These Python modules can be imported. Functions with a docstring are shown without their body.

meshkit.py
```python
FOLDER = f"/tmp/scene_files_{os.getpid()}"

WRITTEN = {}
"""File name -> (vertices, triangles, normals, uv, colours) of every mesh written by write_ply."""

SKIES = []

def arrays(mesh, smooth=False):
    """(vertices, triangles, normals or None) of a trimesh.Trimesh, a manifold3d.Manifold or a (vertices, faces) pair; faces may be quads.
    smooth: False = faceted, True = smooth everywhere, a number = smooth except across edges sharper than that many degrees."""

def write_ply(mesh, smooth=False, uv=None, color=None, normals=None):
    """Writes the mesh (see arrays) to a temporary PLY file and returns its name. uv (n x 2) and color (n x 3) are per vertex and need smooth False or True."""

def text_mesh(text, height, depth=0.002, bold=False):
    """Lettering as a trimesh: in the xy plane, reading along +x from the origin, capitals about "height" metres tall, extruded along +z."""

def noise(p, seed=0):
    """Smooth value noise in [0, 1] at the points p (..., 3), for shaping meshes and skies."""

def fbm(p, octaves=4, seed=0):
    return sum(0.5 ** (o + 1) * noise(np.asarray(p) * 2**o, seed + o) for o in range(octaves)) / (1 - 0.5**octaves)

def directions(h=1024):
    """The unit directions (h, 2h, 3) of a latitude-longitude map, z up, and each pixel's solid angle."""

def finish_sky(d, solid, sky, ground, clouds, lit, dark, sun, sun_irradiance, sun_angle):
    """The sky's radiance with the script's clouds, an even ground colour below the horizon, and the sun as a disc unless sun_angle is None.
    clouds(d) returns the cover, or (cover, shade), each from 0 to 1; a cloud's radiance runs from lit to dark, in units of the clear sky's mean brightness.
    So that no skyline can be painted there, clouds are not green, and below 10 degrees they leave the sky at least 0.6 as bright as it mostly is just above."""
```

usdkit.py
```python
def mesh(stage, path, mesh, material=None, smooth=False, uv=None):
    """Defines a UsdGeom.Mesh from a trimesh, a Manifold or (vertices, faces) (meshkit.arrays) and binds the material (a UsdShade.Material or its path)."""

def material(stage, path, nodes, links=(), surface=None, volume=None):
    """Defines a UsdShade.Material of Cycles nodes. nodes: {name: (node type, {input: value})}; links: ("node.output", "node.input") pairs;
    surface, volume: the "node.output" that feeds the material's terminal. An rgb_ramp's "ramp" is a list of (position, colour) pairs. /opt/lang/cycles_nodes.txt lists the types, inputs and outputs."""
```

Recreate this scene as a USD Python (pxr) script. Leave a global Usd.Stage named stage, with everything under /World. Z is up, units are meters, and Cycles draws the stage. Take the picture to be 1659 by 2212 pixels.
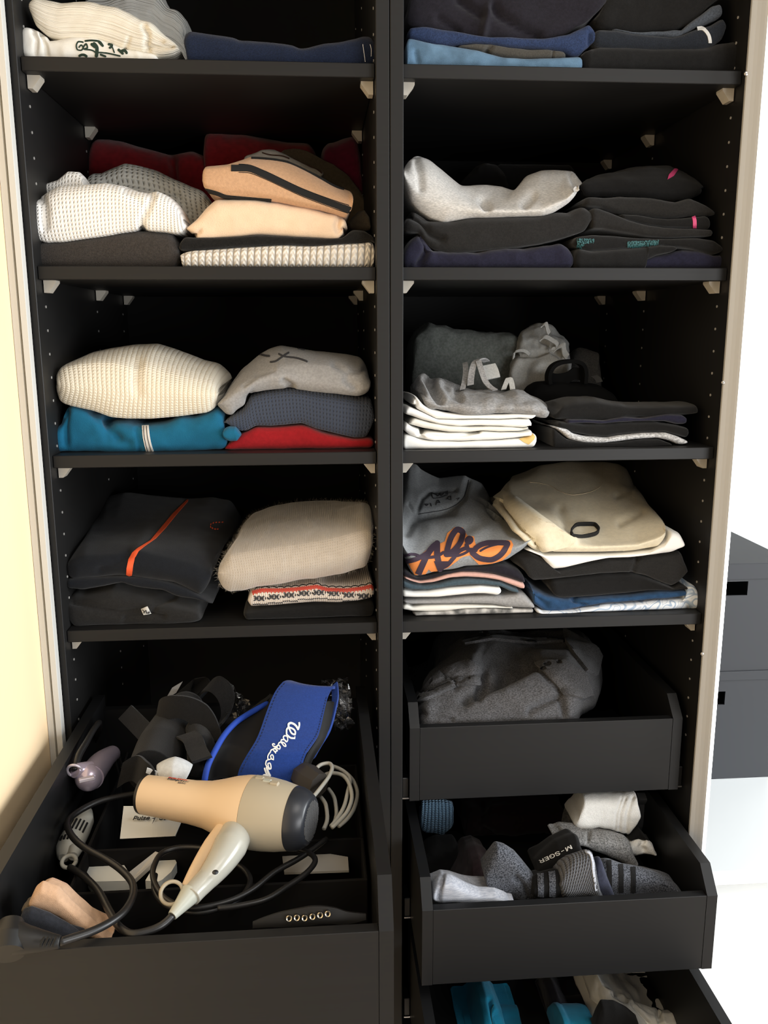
import math, random, numpy as np, trimesh, usdkit, meshkit
from pxr import Usd, UsdGeom, UsdLux, UsdShade, Gf, Sdf
from scipy.interpolate import PchipInterpolator, LinearNDInterpolator, NearestNDInterpolator
from scipy.ndimage import gaussian_filter1d
from shapely.geometry import LineString, Polygon, Point
from shapely.ops import unary_union

random.seed(7)
stage = Usd.Stage.CreateInMemory()
UsdGeom.SetStageUpAxis(stage, 'Z')
UsdGeom.SetStageMetersPerUnit(stage, 1.0)
world = UsdGeom.Xform.Define(stage, '/World')

# ---------------------------------------------------------------- camera, light, exposure
W, H = 1659, 2212
FPX = 1871.8
YAW, PIT, ROL = .0767, .2039, -.0028
EYE = np.array([-.1024, -1.2169, 1.5])
_fw = np.array([math.sin(YAW) * math.cos(PIT), math.cos(YAW) * math.cos(PIT), -math.sin(PIT)])
_r = np.array([math.cos(YAW), -math.sin(YAW), 0.])
_u = np.cross(_r, _fw)
RT = math.cos(ROL) * _r + math.sin(ROL) * _u
UP = -math.sin(ROL) * _r + math.cos(ROL) * _u
cam = UsdGeom.Camera.Define(stage, '/World/camera')
cam.CreateHorizontalApertureAttr(36.0)
cam.CreateVerticalApertureAttr(48.0)
cam.CreateFocalLengthAttr(FPX / W * 36.0)
cam.CreateClippingRangeAttr(Gf.Vec2f(.05, 100))
cam.AddTransformOp().Set(Gf.Matrix4d(*RT, 0, *UP, 0, *(-_fw), 0, *EYE, 1))
cam.CreateExposureAttr(-0.7)


def rect_light(name, pos, to, w, h, intensity, color):
    l = UsdLux.RectLight.Define(stage, '/World/' + name)
    l.CreateWidthAttr(w); l.CreateHeightAttr(h); l.CreateIntensityAttr(intensity); l.CreateColorAttr(Gf.Vec3f(*color))
    p, t = np.array(pos, float), np.array(to, float)
    b = p - t; b /= np.linalg.norm(b)
    x = np.cross([0, 0, 1.], b); x /= np.linalg.norm(x)
    y = np.cross(b, x)
    l.AddTransformOp().Set(Gf.Matrix4d(*x, 0, *y, 0, *b, 0, *p, 1))
    return l


# daylight: unseen windows behind the camera and on the right, and the bounce of the room
rect_light('unseen_window_light', (1.6, -2.2, 1.10), (0.0, 0.1, 1.15), 1.2, 1.0, 17.0, (.98, .99, 1.0))  # out of view, placed to light the wardrobe fronts
rect_light('unseen_side_window_light', (2.6, -.55, 1.6), (-.5, -.25, 1.1), 1.4, 1.4, 25.0, (.93, .97, 1.0))  # out of view, placed to light the left wall and the right side
rect_light('unseen_overhead_light', (.75, -1.15, 2.55), (.75, -1.149, 0.0), .9, .9, 9.0, (1.0, .95, .88))  # unseen panel overhead, placed to light the lower left wall and dryer
dome = UsdLux.DomeLight.Define(stage, '/World/room_bounce')
dome.CreateIntensityAttr(.17); dome.CreateColorAttr(Gf.Vec3f(1.0, .985, .965))

# ---------------------------------------------------------------- points in the photograph -> points in the room
def ray(px, py):
    px, py = np.asarray(px, float), np.asarray(py, float)
    return _fw + ((px - W / 2) / FPX)[..., None] * RT - ((py - H / 2) / FPX)[..., None] * UP


def on_plane(pts, axis, val):
    p = np.atleast_2d(np.asarray(pts, float))
    d = ray(p[:, 0], p[:, 1])
    return EYE + d * ((np.asarray(val, float) - EYE[axis]) / d[:, axis])[:, None]


def at_x(pts, x): return on_plane(pts, 0, np.full(len(np.atleast_2d(pts)), x) if np.ndim(x) == 0 else x)
def at_y(pts, y): return on_plane(pts, 1, np.full(len(np.atleast_2d(pts)), y) if np.ndim(y) == 0 else y)
def at_z(pts, z): return on_plane(pts, 2, np.full(len(np.atleast_2d(pts)), z) if np.ndim(z) == 0 else z)


def project(P):
    d = np.asarray(P, float) - EYE
    z = d @ _fw
    return np.stack([W / 2 + FPX * (d @ RT) / z, H / 2 - FPX * (d @ UP) / z], -1)


# details of the photograph that were measured at a larger scale: corner and magnification
VIEW = {'C1': (30, 0, 4.1475), 'C2': (400, 0, 3.858), 'C3': (860, 0, 3.770), 'C4': (1230, 0, 4.254), 'C5': (40, 330, 3.770), 'C6': (380, 270, 3.687),
        'C7': (860, 320, 3.858), 'C8': (1200, 320, 4.1475), 'D1': (90, 720, 3.770), 'D2': (460, 720, 4.484), 'D3': (860, 680, 4.608), 'D4': (1080, 680, 3.950),
        'D5': (120, 1040, 4.1475), 'D6': (450, 1040, 4.366), 'D7': (860, 990, 4.879), 'D8': (1050, 990, 3.386), 'E5': (860, 1340, 3.456), 'F7': (860, 1680, 4.1475),
        'F8': (1160, 1680, 3.770), 'G1': (0, 1400, 3.770), 'G2': (400, 1400, 3.606), 'G3': (0, 1780, 3.770), 'G4': (400, 1780, 3.456), 'W1': (540, 1540, 11.85),
        'W2': (300, 1650, 7.541), 'W3': (500, 1650, 5.53), 'S4': (1150, 1780, 9.217), 'T5': (980, 2080, 2.9625), 'B6': (230, 1440, 5.027), 'A7': (870, 1100, 5.721),
        'H8': (60, 1620, 4.608), '': (0, 0, 1.0)}


def V(view, pts):
    x, y, s = VIEW[view]
    return np.atleast_2d(np.asarray(pts, float)) / s + [x, y]


# ---------------------------------------------------------------- prims
used = {}


def numbered(parent, name):
    k = (str(parent), name)
    n = used.get(k, -1) + 1
    used[k] = n
    return name if n == 0 else '%s_%03d' % (name, n)


def tag(prim, label=None, cat=None, group=None, kind=None):
    p = prim.GetPrim() if hasattr(prim, 'GetPrim') else prim
    for k, v in (('label', label), ('category', cat), ('group', group), ('kind', kind)):
        if v:
            p.SetCustomDataByKey(k, v)
    return p


def thing(name, label=None, cat=None, loc=None, group=None, kind=None):
    x = UsdGeom.Xform.Define(stage, '/World/' + numbered('/World', name))
    if loc is not None:
        x.AddTranslateOp().Set(Gf.Vec3d(*map(float, loc)))
    return tag(x, label, cat, group, kind)


def base_of(prim):
    p = prim
    off = np.zeros(3)
    while p and str(p.GetPath()) != '/World' and str(p.GetPath()) != '/':
        xf = UsdGeom.Xformable(p)
        if xf:
            m = xf.GetLocalTransformation()
            off += np.array(m.ExtractTranslation())
        p = p.GetParent()
    return off


def mesh(name, m, mat, parent=None, smooth=False, uv=None, label=None, kind=None):
    pp = parent.GetPath() if parent is not None else '/World'
    path = '%s/%s' % (pp, numbered(pp, name))
    if parent is not None:
        off = base_of(parent)
        if np.abs(off).max() > 0:
            v, f = (m.vertices, m.faces) if hasattr(m, 'vertices') else m
            m = trimesh.Trimesh(np.asarray(v) - off, f, process=False)
    q = usdkit.mesh(stage, path, m, MAT[mat] if isinstance(mat, str) else mat, smooth=smooth, uv=uv)
    return tag(q, label, None, None, kind)


# ---------------------------------------------------------------- shapes
def box(x0, x1, y0, y1, z0, z1, bev=0.0):
    if bev <= 0:
        b = trimesh.creation.box([x1 - x0, y1 - y0, z1 - z0])
        b.apply_translation([(x0 + x1) / 2, (y0 + y1) / 2, (z0 + z1) / 2])
        return b
    pts = []
    for sx, X in ((1, x0), (-1, x1)):
        for sy, Y in ((1, y0), (-1, y1)):
            for sz, Z in ((1, z0), (-1, z1)):
                pts += [[X + sx * bev, Y + sy * bev, Z], [X + sx * bev, Y, Z + sz * bev], [X, Y + sy * bev, Z + sz * bev]]
    return trimesh.convex.convex_hull(np.array(pts))


def cat(*ms):
    return trimesh.util.concatenate(list(ms))


def smooth_path(pts, n, sig=1.2):
    p = np.asarray(pts, float)
    s = np.r_[0, np.cumsum(np.linalg.norm(np.diff(p, axis=0), axis=1))]
    keep = np.r_[True, np.diff(s) > 1e-9]
    p, s = p[keep], s[keep]
    t = np.linspace(0, s[-1], n)
    from scipy.interpolate import CubicSpline
    if len(p) > 2:
        q = np.stack([PchipInterpolator(s, p[:, k])(t) for k in range(p.shape[1])], 1)
        if sig:
            e0, e1 = q[0].copy(), q[-1].copy()
            q = gaussian_filter1d(q, sig, axis=0, mode='nearest')
            q[0], q[-1] = e0, e1
        return q
    return np.stack([np.interp(t, s, p[:, k]) for k in range(p.shape[1])], 1)


def tube(pts, r, n=60, sides=10, sig=1.5, caps=True):
    p = smooth_path(pts, n, sig)
    r = np.broadcast_to(np.interp(np.linspace(0, 1, n), np.linspace(0, 1, np.size(r)), np.atleast_1d(r)), (n,))
    t = np.gradient(p, axis=0); t /= np.linalg.norm(t, axis=1, keepdims=True) + 1e-12
    a = np.zeros_like(t)
    ref = np.array([0, 0, 1.]) if abs(t[0, 2]) < .9 else np.array([1., 0, 0])
    for i in range(n):
        ref = ref - t[i] * (ref @ t[i]); ref /= np.linalg.norm(ref) + 1e-12
        a[i] = ref
    b = np.cross(t, a)
    th = np.arange(sides) * 2 * np.pi / sides
    v = p[:, None] + r[:, None, None] * (np.cos(th)[None, :, None] * a[:, None] + np.sin(th)[None, :, None] * b[:, None])
    return grid_mesh(v, caps)


def grid_mesh(v, caps=True):
    n, s = v.shape[:2]
    i, j = np.meshgrid(np.arange(n - 1), np.arange(s), indexing='ij')
    q = np.stack([i * s + j, i * s + (j + 1) % s, (i + 1) * s + (j + 1) % s, (i + 1) * s + j], -1).reshape(-1, 4)
    f = np.vstack([q[:, [0, 1, 2]], q[:, [0, 2, 3]]])
    vv = v.reshape(-1, 3)
    if caps:
        k = len(vv)
        vv = np.vstack([vv, v[0].mean(0), v[-1].mean(0)])
        j = np.arange(s)
        f = np.vstack([f, np.stack([np.full(s, k), (j + 1) % s, j], 1), np.stack([np.full(s, k + 1), (n - 1) * s + j, (n - 1) * s + (j + 1) % s], 1)])
    m = trimesh.Trimesh(vv, f, process=False)
    if m.volume < 0:
        m.invert()
    return m


def ribbon(pts, side, thick, n=50, sig=1.5):
    """a band along pts; side: (k,3) half-width vectors along it."""
    p = smooth_path(pts, n, sig)
    w = smooth_path(np.atleast_2d(side), n, sig) if np.ndim(side) == 2 and len(side) > 1 and len(side) != 1 else np.repeat(np.atleast_2d(side), n, 0)
    if len(np.atleast_2d(side)) > 1:
        k = np.atleast_2d(np.asarray(side, float)); w = np.stack([np.interp(np.linspace(0, 1, n), np.linspace(0, 1, len(k)), k[:, c]) for c in range(3)], 1)
    t = np.gradient(p, axis=0)
    nn = np.cross(t, w); nn /= np.linalg.norm(nn, axis=1, keepdims=True) + 1e-12
    h = nn * thick / 2
    v = np.stack([p - w - h, p - w * .5 - h, p - h, p + w * .5 - h, p + w - h, p + w + h, p + w * .5 + h, p + h, p - w * .5 + h, p - w + h], 1)
    return grid_mesh(v)


def slab(poly, axis_pts_fn, thick):
    """polygon in the plane given by a function (k,2)->(k,3), thickened."""
    pass


def extrude(poly2, z0, z1):
    g = poly2 if isinstance(poly2, Polygon) else Polygon(poly2)
    m = trimesh.creation.extrude_polygon(g.buffer(0), z1 - z0, engine='earcut')
    m.apply_translation([0, 0, z0])
    return m


def revolve(profile, origin, axis, sections=48, up=None):
    """profile: (radius, distance along the axis)."""
    m = trimesh.creation.revolve(np.asarray(profile, float), sections=sections)
    a = np.asarray(axis, float); a /= np.linalg.norm(a)
    T = trimesh.geometry.align_vectors([0, 0, 1], a)
    T[:3, 3] = origin
    m.apply_transform(T)
    if m.volume < 0:
        m.invert()
    return m


# ---------------------------------------------------------------- folded clothes
class Cloth:
    pass


def line_at(view, pts, y, n):
    p = V(view, pts)
    s = np.r_[0, np.cumsum(np.linalg.norm(np.diff(p, axis=0), axis=1))]
    t = np.linspace(0, s[-1], n)
    q = np.stack([np.interp(t, s, p[:, k]) for k in range(2)], 1)
    e = q[[0, -1]].copy()
    q = gaussian_filter1d(q, n * .010, axis=0, mode='nearest')
    q[[0, -1]] = e
    return at_y(q, y)


def seg_dist(P, line):
    """distance of 2-D points to a polyline."""
    d = np.full(len(P), 1e9)
    for a, b in zip(line[:-1], line[1:]):
        ab = b - a
        t = np.clip(((P - a) @ ab) / (ab @ ab + 1e-9), 0, 1)
        d = np.minimum(d, np.linalg.norm(P - a - t[:, None] * ab, axis=1))
    return d


def garment(name, label, category, mat, view, bot, top, yf=.03, yb=.30, mids=None, ty=None, dzb=-.008, wr=.0022, ws=26., wx=1.0, lay=0, lay_d=.004, cr=(), group=None, parent=None,
            nt=110, ns=60, e=None, zfloor=None, zset=None, seed=None, part_label=None, bdz=0.0, endk=.42):
    """A folded piece: bot and top are its lower and upper front edges, mids further lines (depth, points) over the top towards the back."""
    seed = seed if seed is not None else (sum(map(ord, label or name)) % 977)
    B = line_at(view, bot, yf + .008, nt)
    if zfloor is not None:
        B[:, 2] = np.where(B[:, 2] < zfloor + .012, zfloor, B[:, 2])
    if zset is not None:
        B[:, 2] = zset
    if not mids:
        T = line_at(view, top, yf, nt)
        h0 = float(np.median(T[:, 2] - B[:, 2]))
        if ty is None:
            ty = float(np.clip(h0 * .9, .008, .05))
        T = line_at(view, top, yf + ty, nt)
        T[:, 2] = np.maximum(T[:, 2], B[:, 2] + .002)
        h = (T[:, 2] - B[:, 2])[:, None]
        Z = np.array([0, 0, 1.])

        def P(k, y, z):
            q = B * (1 - k) + T * k
            q[:, 1] = y
            q[:, 2] = z
            return q
        zb, zt, hh = B[:, 2], T[:, 2], h[:, 0]
        ctrl = [P(0, yb, zb + bdz), P(0, yf + .008, zb), P(.3, yf + .001, zb + .22 * hh), P(.5, yf, zb + .5 * hh), P(.7, yf + .06 * ty, zb + .76 * hh), P(.9, yf + .4 * ty, zb + .95 * hh), P(1, yf + ty, zt), P(1, yb - .02, zt + dzb), P(.5, yb, zb + .5 * hh)]
    else:
        L = [line_at(view, p, y, nt) for y, p in mids]
        last = L[-1]
        yb = max(yb, mids[-1][0] + .012)
        b0 = B.copy(); b0[:, 1] = yb; b0[:, 2] = B[:, 2] + bdz
        rb = last.copy(); rb[:, 1] = yb; rb[:, 2] = (last[:, 2] + B[:, 2]) / 2
        ctrl = [b0, B] + L + [rb]
    C = np.stack(ctrl + [ctrl[0]], 0)
    seg = np.linalg.norm(np.diff(C, axis=0), axis=2).mean(1)
    s = np.r_[0, np.cumsum(np.maximum(seg, 1e-4))]
    # more samples on the front, fewer on the hidden bottom
    w = np.r_[.35, np.ones(len(seg) - 3), .35, .35][:len(seg)]
    cw = np.r_[0, np.cumsum(w * np.maximum(seg, 1e-4) ** .6)]
    t = np.interp(np.linspace(0, cw[-1], ns, endpoint=False), cw, s)
    G = PchipInterpolator(s, C, axis=0)(t)                                # ns, nt, 3
    G = np.transpose(G, (1, 0, 2))                                        # nt, ns, 3
    length = np.linalg.norm(np.diff(G.mean(1), axis=0), axis=1)
    ul = np.r_[0, np.cumsum(length)]
    height = float(np.median(G[:, :, 2].max(1) - G[:, :, 2].min(1)))
    if e is None:
        e = float(np.clip(height * .35, .004, .02))
    u = np.minimum(ul, ul[-1] - ul)
    k = np.where(u < e, np.sqrt(np.maximum(0, 1 - (1 - u / e) ** 2)), 1.0)
    k = endk + (1 - endk) * k
    cen = (G.max(1) + G.min(1))[:, None] / 2
    G2 = cen + (G - cen) * np.stack([np.ones_like(k), .9 + .1 * k, k], 1)[:, None]
    if lay:
        zmin, zmax = G2[:, :, 2].min(1)[:, None], G2[:, :, 2].max(1)[:, None]
        v = np.clip((G2[:, :, 2] - zmin) / np.maximum(zmax - zmin, 1e-4), 0, 1)
        front = np.clip(1 - (G2[:, :, 1] - yf) / .03, 0, 1)
        groove = 1 - np.abs(np.sin(np.pi * lay * (v + .02 * np.sin(ul * 40 + seed)[:, None]))) ** .45
        G2[:, :, 1] += lay_d * front * groove * (v > .04) * (v < .97)
    nT, nS = G2.shape[:2]
    m = grid_mesh(G2)
    inv = m.volume < 0
    N = np.array(m.vertex_normals)
    Vt = np.array(m.vertices)
    if wr:
        q = Vt * ws * np.array([1.0 * wx, 1.0, 1.0])
        d = (meshkit.fbm(q + seed * 3.1, 3, seed) - .5) * 2
        r = 1 - np.abs(meshkit.noise(q * .8 + seed * 1.7, seed + 5) - .5) * 4
        Vt = Vt + N * (wr * (d + .45 * np.clip(r, 0, 1)))[:, None]
    pr = project(Vt)
    for c in cr:
        line, depth, width = c[0], c[1], c[2]
        line = V(view, line)
        dd = seg_dist(pr, line)
        fr = (N * (EYE - Vt)).sum(1) > 0
        Vt = Vt - N * (depth * np.exp(-(dd / width) ** 2) * fr)[:, None]
    sl = np.linalg.norm(np.diff(np.concatenate([G2, G2[:, :1]], 1), axis=1), axis=2).mean(0)
    vl = np.r_[0, np.cumsum(sl)][:-1]
    uv = np.stack(np.broadcast_arrays(ul[:, None], vl[None, :]), -1).reshape(-1, 2)
    uv = np.vstack([uv, [[0, 0], [ul[-1], 0]]])
    m = trimesh.Trimesh(Vt, m.faces, process=False)
    o = Cloth()
    o.V, o.F, o.N = Vt, m.faces, np.array(m.vertex_normals)
    if parent is None:
        o.prim = mesh(name, m, mat, None, smooth=True, uv=uv)
        tag(o.prim, label, category, group)
    else:
        o.prim = mesh(name, m, mat, parent, smooth=True, uv=uv, label=part_label)
    o.interp = None
    return o


def surface_of(o):
    if o.interp is None:
        vis = (o.N * (EYE - o.V)).sum(1) / np.linalg.norm(EYE - o.V, axis=1) > .08
        p = project(o.V[vis])
        data = np.hstack([o.V[vis], o.N[vis]])
        o.interp = LinearNDInterpolator(p, data), NearestNDInterpolator(p, data)
    return o.interp


def on_cloth(o, pts):
    a, b = surface_of(o)
    d = a(pts)
    bad = np.isnan(d[:, 0])
    if bad.any():
        d[bad] = b(pts[bad])
    n = d[:, 3:] / (np.linalg.norm(d[:, 3:], axis=1, keepdims=True) + 1e-9)
    return d[:, :3], n


def decal(o, name, shape, mat, off=.0009, edge=5.0, label=None, thick=.0012):
    """print, stripe, stitch or tag that follows the surface of the piece o; shape: shapely area in photograph coordinates."""
    geoms = [g for g in getattr(shape, 'geoms', [shape]) if g.area > .3]
    vs, fs, n0 = [], [], 0
    for g in geoms:
        v, f = trimesh.creation.triangulate_polygon(g, engine='earcut')
        v, f = trimesh.remesh.subdivide_to_size(np.c_[v, np.zeros(len(v))], f, edge, max_iter=12)[:2]
        mm = trimesh.Trimesh(v, f, process=True)
        mm.merge_vertices()
        v, f = np.array(mm.vertices), np.array(mm.faces)
        P, N = on_cloth(o, v[:, :2])
        e = np.sort(np.vstack([f[:, [0, 1]], f[:, [1, 2]], f[:, [2, 0]]]), axis=1)
        raw = np.vstack([f[:, [0, 1]], f[:, [1, 2]], f[:, [2, 0]]])
        _, inv, cnt = np.unique(e, axis=0, return_inverse=True, return_counts=True)
        bd = raw[cnt[inv.ravel()] == 1]
        k = len(v)
        top, bt = P + N * off, P + N * (off - thick)
        # photograph y points down: flip so that the front faces out
        F = np.vstack([f[:, ::-1], f + k, np.c_[bd[:, 0], bd[:, 1], bd[:, 1] + k], np.c_[bd[:, 0], bd[:, 1] + k, bd[:, 0] + k]])
        a = np.cross(top[f[:, 1]] - top[f[:, 0]], top[f[:, 2]] - top[f[:, 0]])
        if (a * N[f[:, 0]]).sum() > 0:
            F = F[:, ::-1]
        vs.append(np.vstack([top, bt])); fs.append(F + n0); n0 += 2 * k
    return mesh(name, trimesh.Trimesh(np.vstack(vs), np.vstack(fs), process=False), mat, o.prim, smooth=40, label=label)


def strokes(view, *items):
    """area of pen strokes: (points, width in photograph pixels) or a closed polygon (points,)."""
    out = []
    for it in items:
        if len(it) == 1:
            out.append(Polygon(V(view, it[0])).buffer(0))
        else:
            p = V(view, it[0])
            if len(p) > 2:
                p = smooth_path(p, max(12, 6 * len(p)), .8)
            out.append(LineString(p).buffer(it[1] / 2, cap_style=it[2] if len(it) > 2 else 1))
    return unary_union(out)

# ---------------------------------------------------------------- materials
UsdGeom.Scope.Define(stage, '/World/Looks')
MAT = {}


def lin(r, g, b):
    f = lambda c: c / 12.92 if c <= .04045 else ((c + .055) / 1.055) ** 2.4
    return tuple(f(c / 255.) for c in (r, g, b))


def material(name, nodes, links, surface='p.BSDF'):
    MAT[name] = usdkit.material(stage, '/World/Looks/' + name, nodes, links, surface=surface)
    return MAT[name]


def sc(c, k): return tuple(min(1., x * k) for x in c)


def plain(name, c, rough=.5, metal=0., spec=.5, **kw):
    material(name, {'p': ('principled_bsdf', {'base_color': c, 'roughness': rough, 'metallic': metal, 'specular_ior_level': spec, **kw})}, [])


def fab(name, c, var=.12, scale=60., bump=.25, bscale=1400., rough=.95, sheen=.12, stretch=(1, 1, 1)):
    """woven or jersey cloth: fine tone variation and fine relief."""
    material(name, {'t': ('texture_coordinate', {}), 'm': ('mapping', {'scale': stretch}), 'n': ('noise_texture', {'scale': scale, 'detail': 4.}), 'f': ('noise_texture', {'scale': bscale, 'detail': 2.}),
                    'r': ('rgb_ramp', {'ramp': [(.25, sc(c, 1 - var)), (.75, sc(c, 1 + var))]}), 'b': ('bump', {'strength': bump, 'distance': .0015}),
                    'p': ('principled_bsdf', {'roughness': rough, 'specular_ior_level': .2, 'sheen_weight': sheen, 'sheen_roughness': .5})},
             [('t.object', 'm.vector'), ('m.vector', 'n.vector'), ('m.vector', 'f.vector'), ('n.fac', 'r.fac'), ('r.color', 'p.base_color'), ('f.fac', 'b.height'), ('b.normal', 'p.normal')])


def heather(name, c1, c2, scale=420., stretch=(1, 1, 1), bump=.3, patch=0.):
    """melange yarn: two tones mixed at the scale of the thread."""
    material(name, {'t': ('texture_coordinate', {}), 'm': ('mapping', {'scale': stretch}), 'n': ('noise_texture', {'scale': scale, 'detail': 3.}), 'f': ('noise_texture', {'scale': 1500., 'detail': 2.}),
                    'r': ('rgb_ramp', {'ramp': [(.36, c1), (.64, c2)]}), 'b': ('bump', {'strength': bump, 'distance': .0015}), 'p': ('principled_bsdf', {'roughness': .95, 'specular_ior_level': .2, 'sheen_weight': .12})},
             [('t.object', 'm.vector'), ('m.vector', 'n.vector'), ('t.object', 'f.vector'), ('n.fac', 'r.fac'), ('r.color', 'p.base_color'), ('f.fac', 'b.height'), ('b.normal', 'p.normal')])


def knit(name, c, c2, pu=.005, pv=.005, dist=.0016, strength=1., vee=.5, fuzz=.0, dots=False):
    """knitted stitches in the garment's own surface coordinates (metres): pu columns, pv rows, vee the slant of the stitch legs."""
    nodes = {'uv': ('uvmap', {'attribute': 'st'}), 'no': ('noise_texture', {'scale': 90., 'detail': 2.}), 'ns': ('vector_math', {'math_type': 'scale', 'scale': .0016}), 'ad': ('vector_math', {'math_type': 'add'}),
             'x': ('separate_xyz', {}), 'a': ('math', {'math_type': 'divide', 'value2': pu}), 'fr': ('math', {'math_type': 'fraction'}), 'h': ('math', {'math_type': 'subtract', 'value2': .5}), 'ab': ('math', {'math_type': 'absolute'}),
             'vs': ('math', {'math_type': 'divide', 'value2': pv}), 'ph': ('math', {'math_type': 'multiply_add', 'value2': vee * 2}), 'p2': ('math', {'math_type': 'multiply', 'value2': 2 * math.pi}), 'co': ('math', {'math_type': 'cosine'}),
             'c5': ('math', {'math_type': 'multiply_add', 'value2': .28, 'value3': .72}), 'a2': ('math', {'math_type': 'multiply', 'value2': math.pi}), 'si': ('math', {'math_type': 'sine'}), 'ht': ('math', {'math_type': 'multiply'}),
             'sq': ('math', {'math_type': 'power', 'value2': .7}), 'r': ('rgb_ramp', {'ramp': [(.0, c2), (.18, c2), (.55, c), (1., c)]}), 'b': ('bump', {'strength': strength, 'distance': dist}),  # c2 darkens the gaps between stitches: shade put into the colour
             'p': ('principled_bsdf', {'roughness': .95, 'specular_ior_level': .15, 'sheen_weight': .2 + fuzz, 'sheen_roughness': .5})}
    links = [('no.color', 'ns.vector1'), ('uv.UV', 'ad.vector1'), ('ns.vector', 'ad.vector2'), ('ad.vector', 'x.vector'), ('x.x', 'a.value1'), ('a.value', 'fr.value1'), ('fr.value', 'h.value1'), ('h.value', 'ab.value1'),
             ('x.y', 'vs.value1'), ('ab.value', 'ph.value1'), ('vs.value', 'ph.value3'), ('ph.value', 'p2.value1'), ('p2.value', 'co.value1'), ('co.value', 'c5.value1'), ('fr.value', 'a2.value1'), ('a2.value', 'si.value1'),
             ('si.value', 'sq.value1'), ('sq.value', 'ht.value1'), ('c5.value', 'ht.value2'), ('ht.value', 'r.fac'), ('r.color', 'p.base_color'), ('ht.value', 'b.height'), ('b.normal', 'p.normal')]
    if dots:                                                             # smooth stockinette: small gaps between the stitches instead of ropes
        nodes['ie'] = ('math', {'math_type': 'subtract', 'value1': 1.})
        nodes['w'] = ('math', {'math_type': 'multiply_add', 'value2': -.5, 'value3': .5})
        nodes['ew'] = ('math', {'math_type': 'multiply'})
        nodes['dt'] = ('math', {'math_type': 'subtract', 'value1': 1.})
        links = [l for l in links if l[0] != 'ht.value'] + [('sq.value', 'ie.value2'), ('co.value', 'w.value1'), ('ie.value', 'ew.value1'), ('w.value', 'ew.value2'), ('ew.value', 'dt.value2'), ('dt.value', 'r.fac'), ('dt.value', 'b.height')]
    material(name, nodes, links)


def pleats(name, c, pitch, dist=.0015, axis=1, var=.06):
    """crinkled cotton: irregular fine pleats that run along the piece."""
    st = (2., 1 / pitch, 0) if axis == 1 else (1 / pitch, 2., 0)
    material(name, {'uv': ('uvmap', {'attribute': 'st'}), 'm': ('mapping', {'scale': st}), 'n': ('noise_texture', {'scale': 1., 'detail': 2., 'dimensions': '2D'}), 'n2': ('noise_texture', {'scale': 1.7, 'detail': 1., 'dimensions': '2D'}),
                    'r': ('rgb_ramp', {'ramp': [(.3, sc(c, 1 - var)), (.7, c)]}), 'b': ('bump', {'strength': .9, 'distance': dist}), 'p': ('principled_bsdf', {'roughness': .9, 'specular_ior_level': .2})},
             [('uv.UV', 'm.vector'), ('m.vector', 'n.vector'), ('m.vector', 'n2.vector'), ('n2.fac', 'r.fac'), ('r.color', 'p.base_color'), ('n.fac', 'b.height'), ('b.normal', 'p.normal')])


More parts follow.
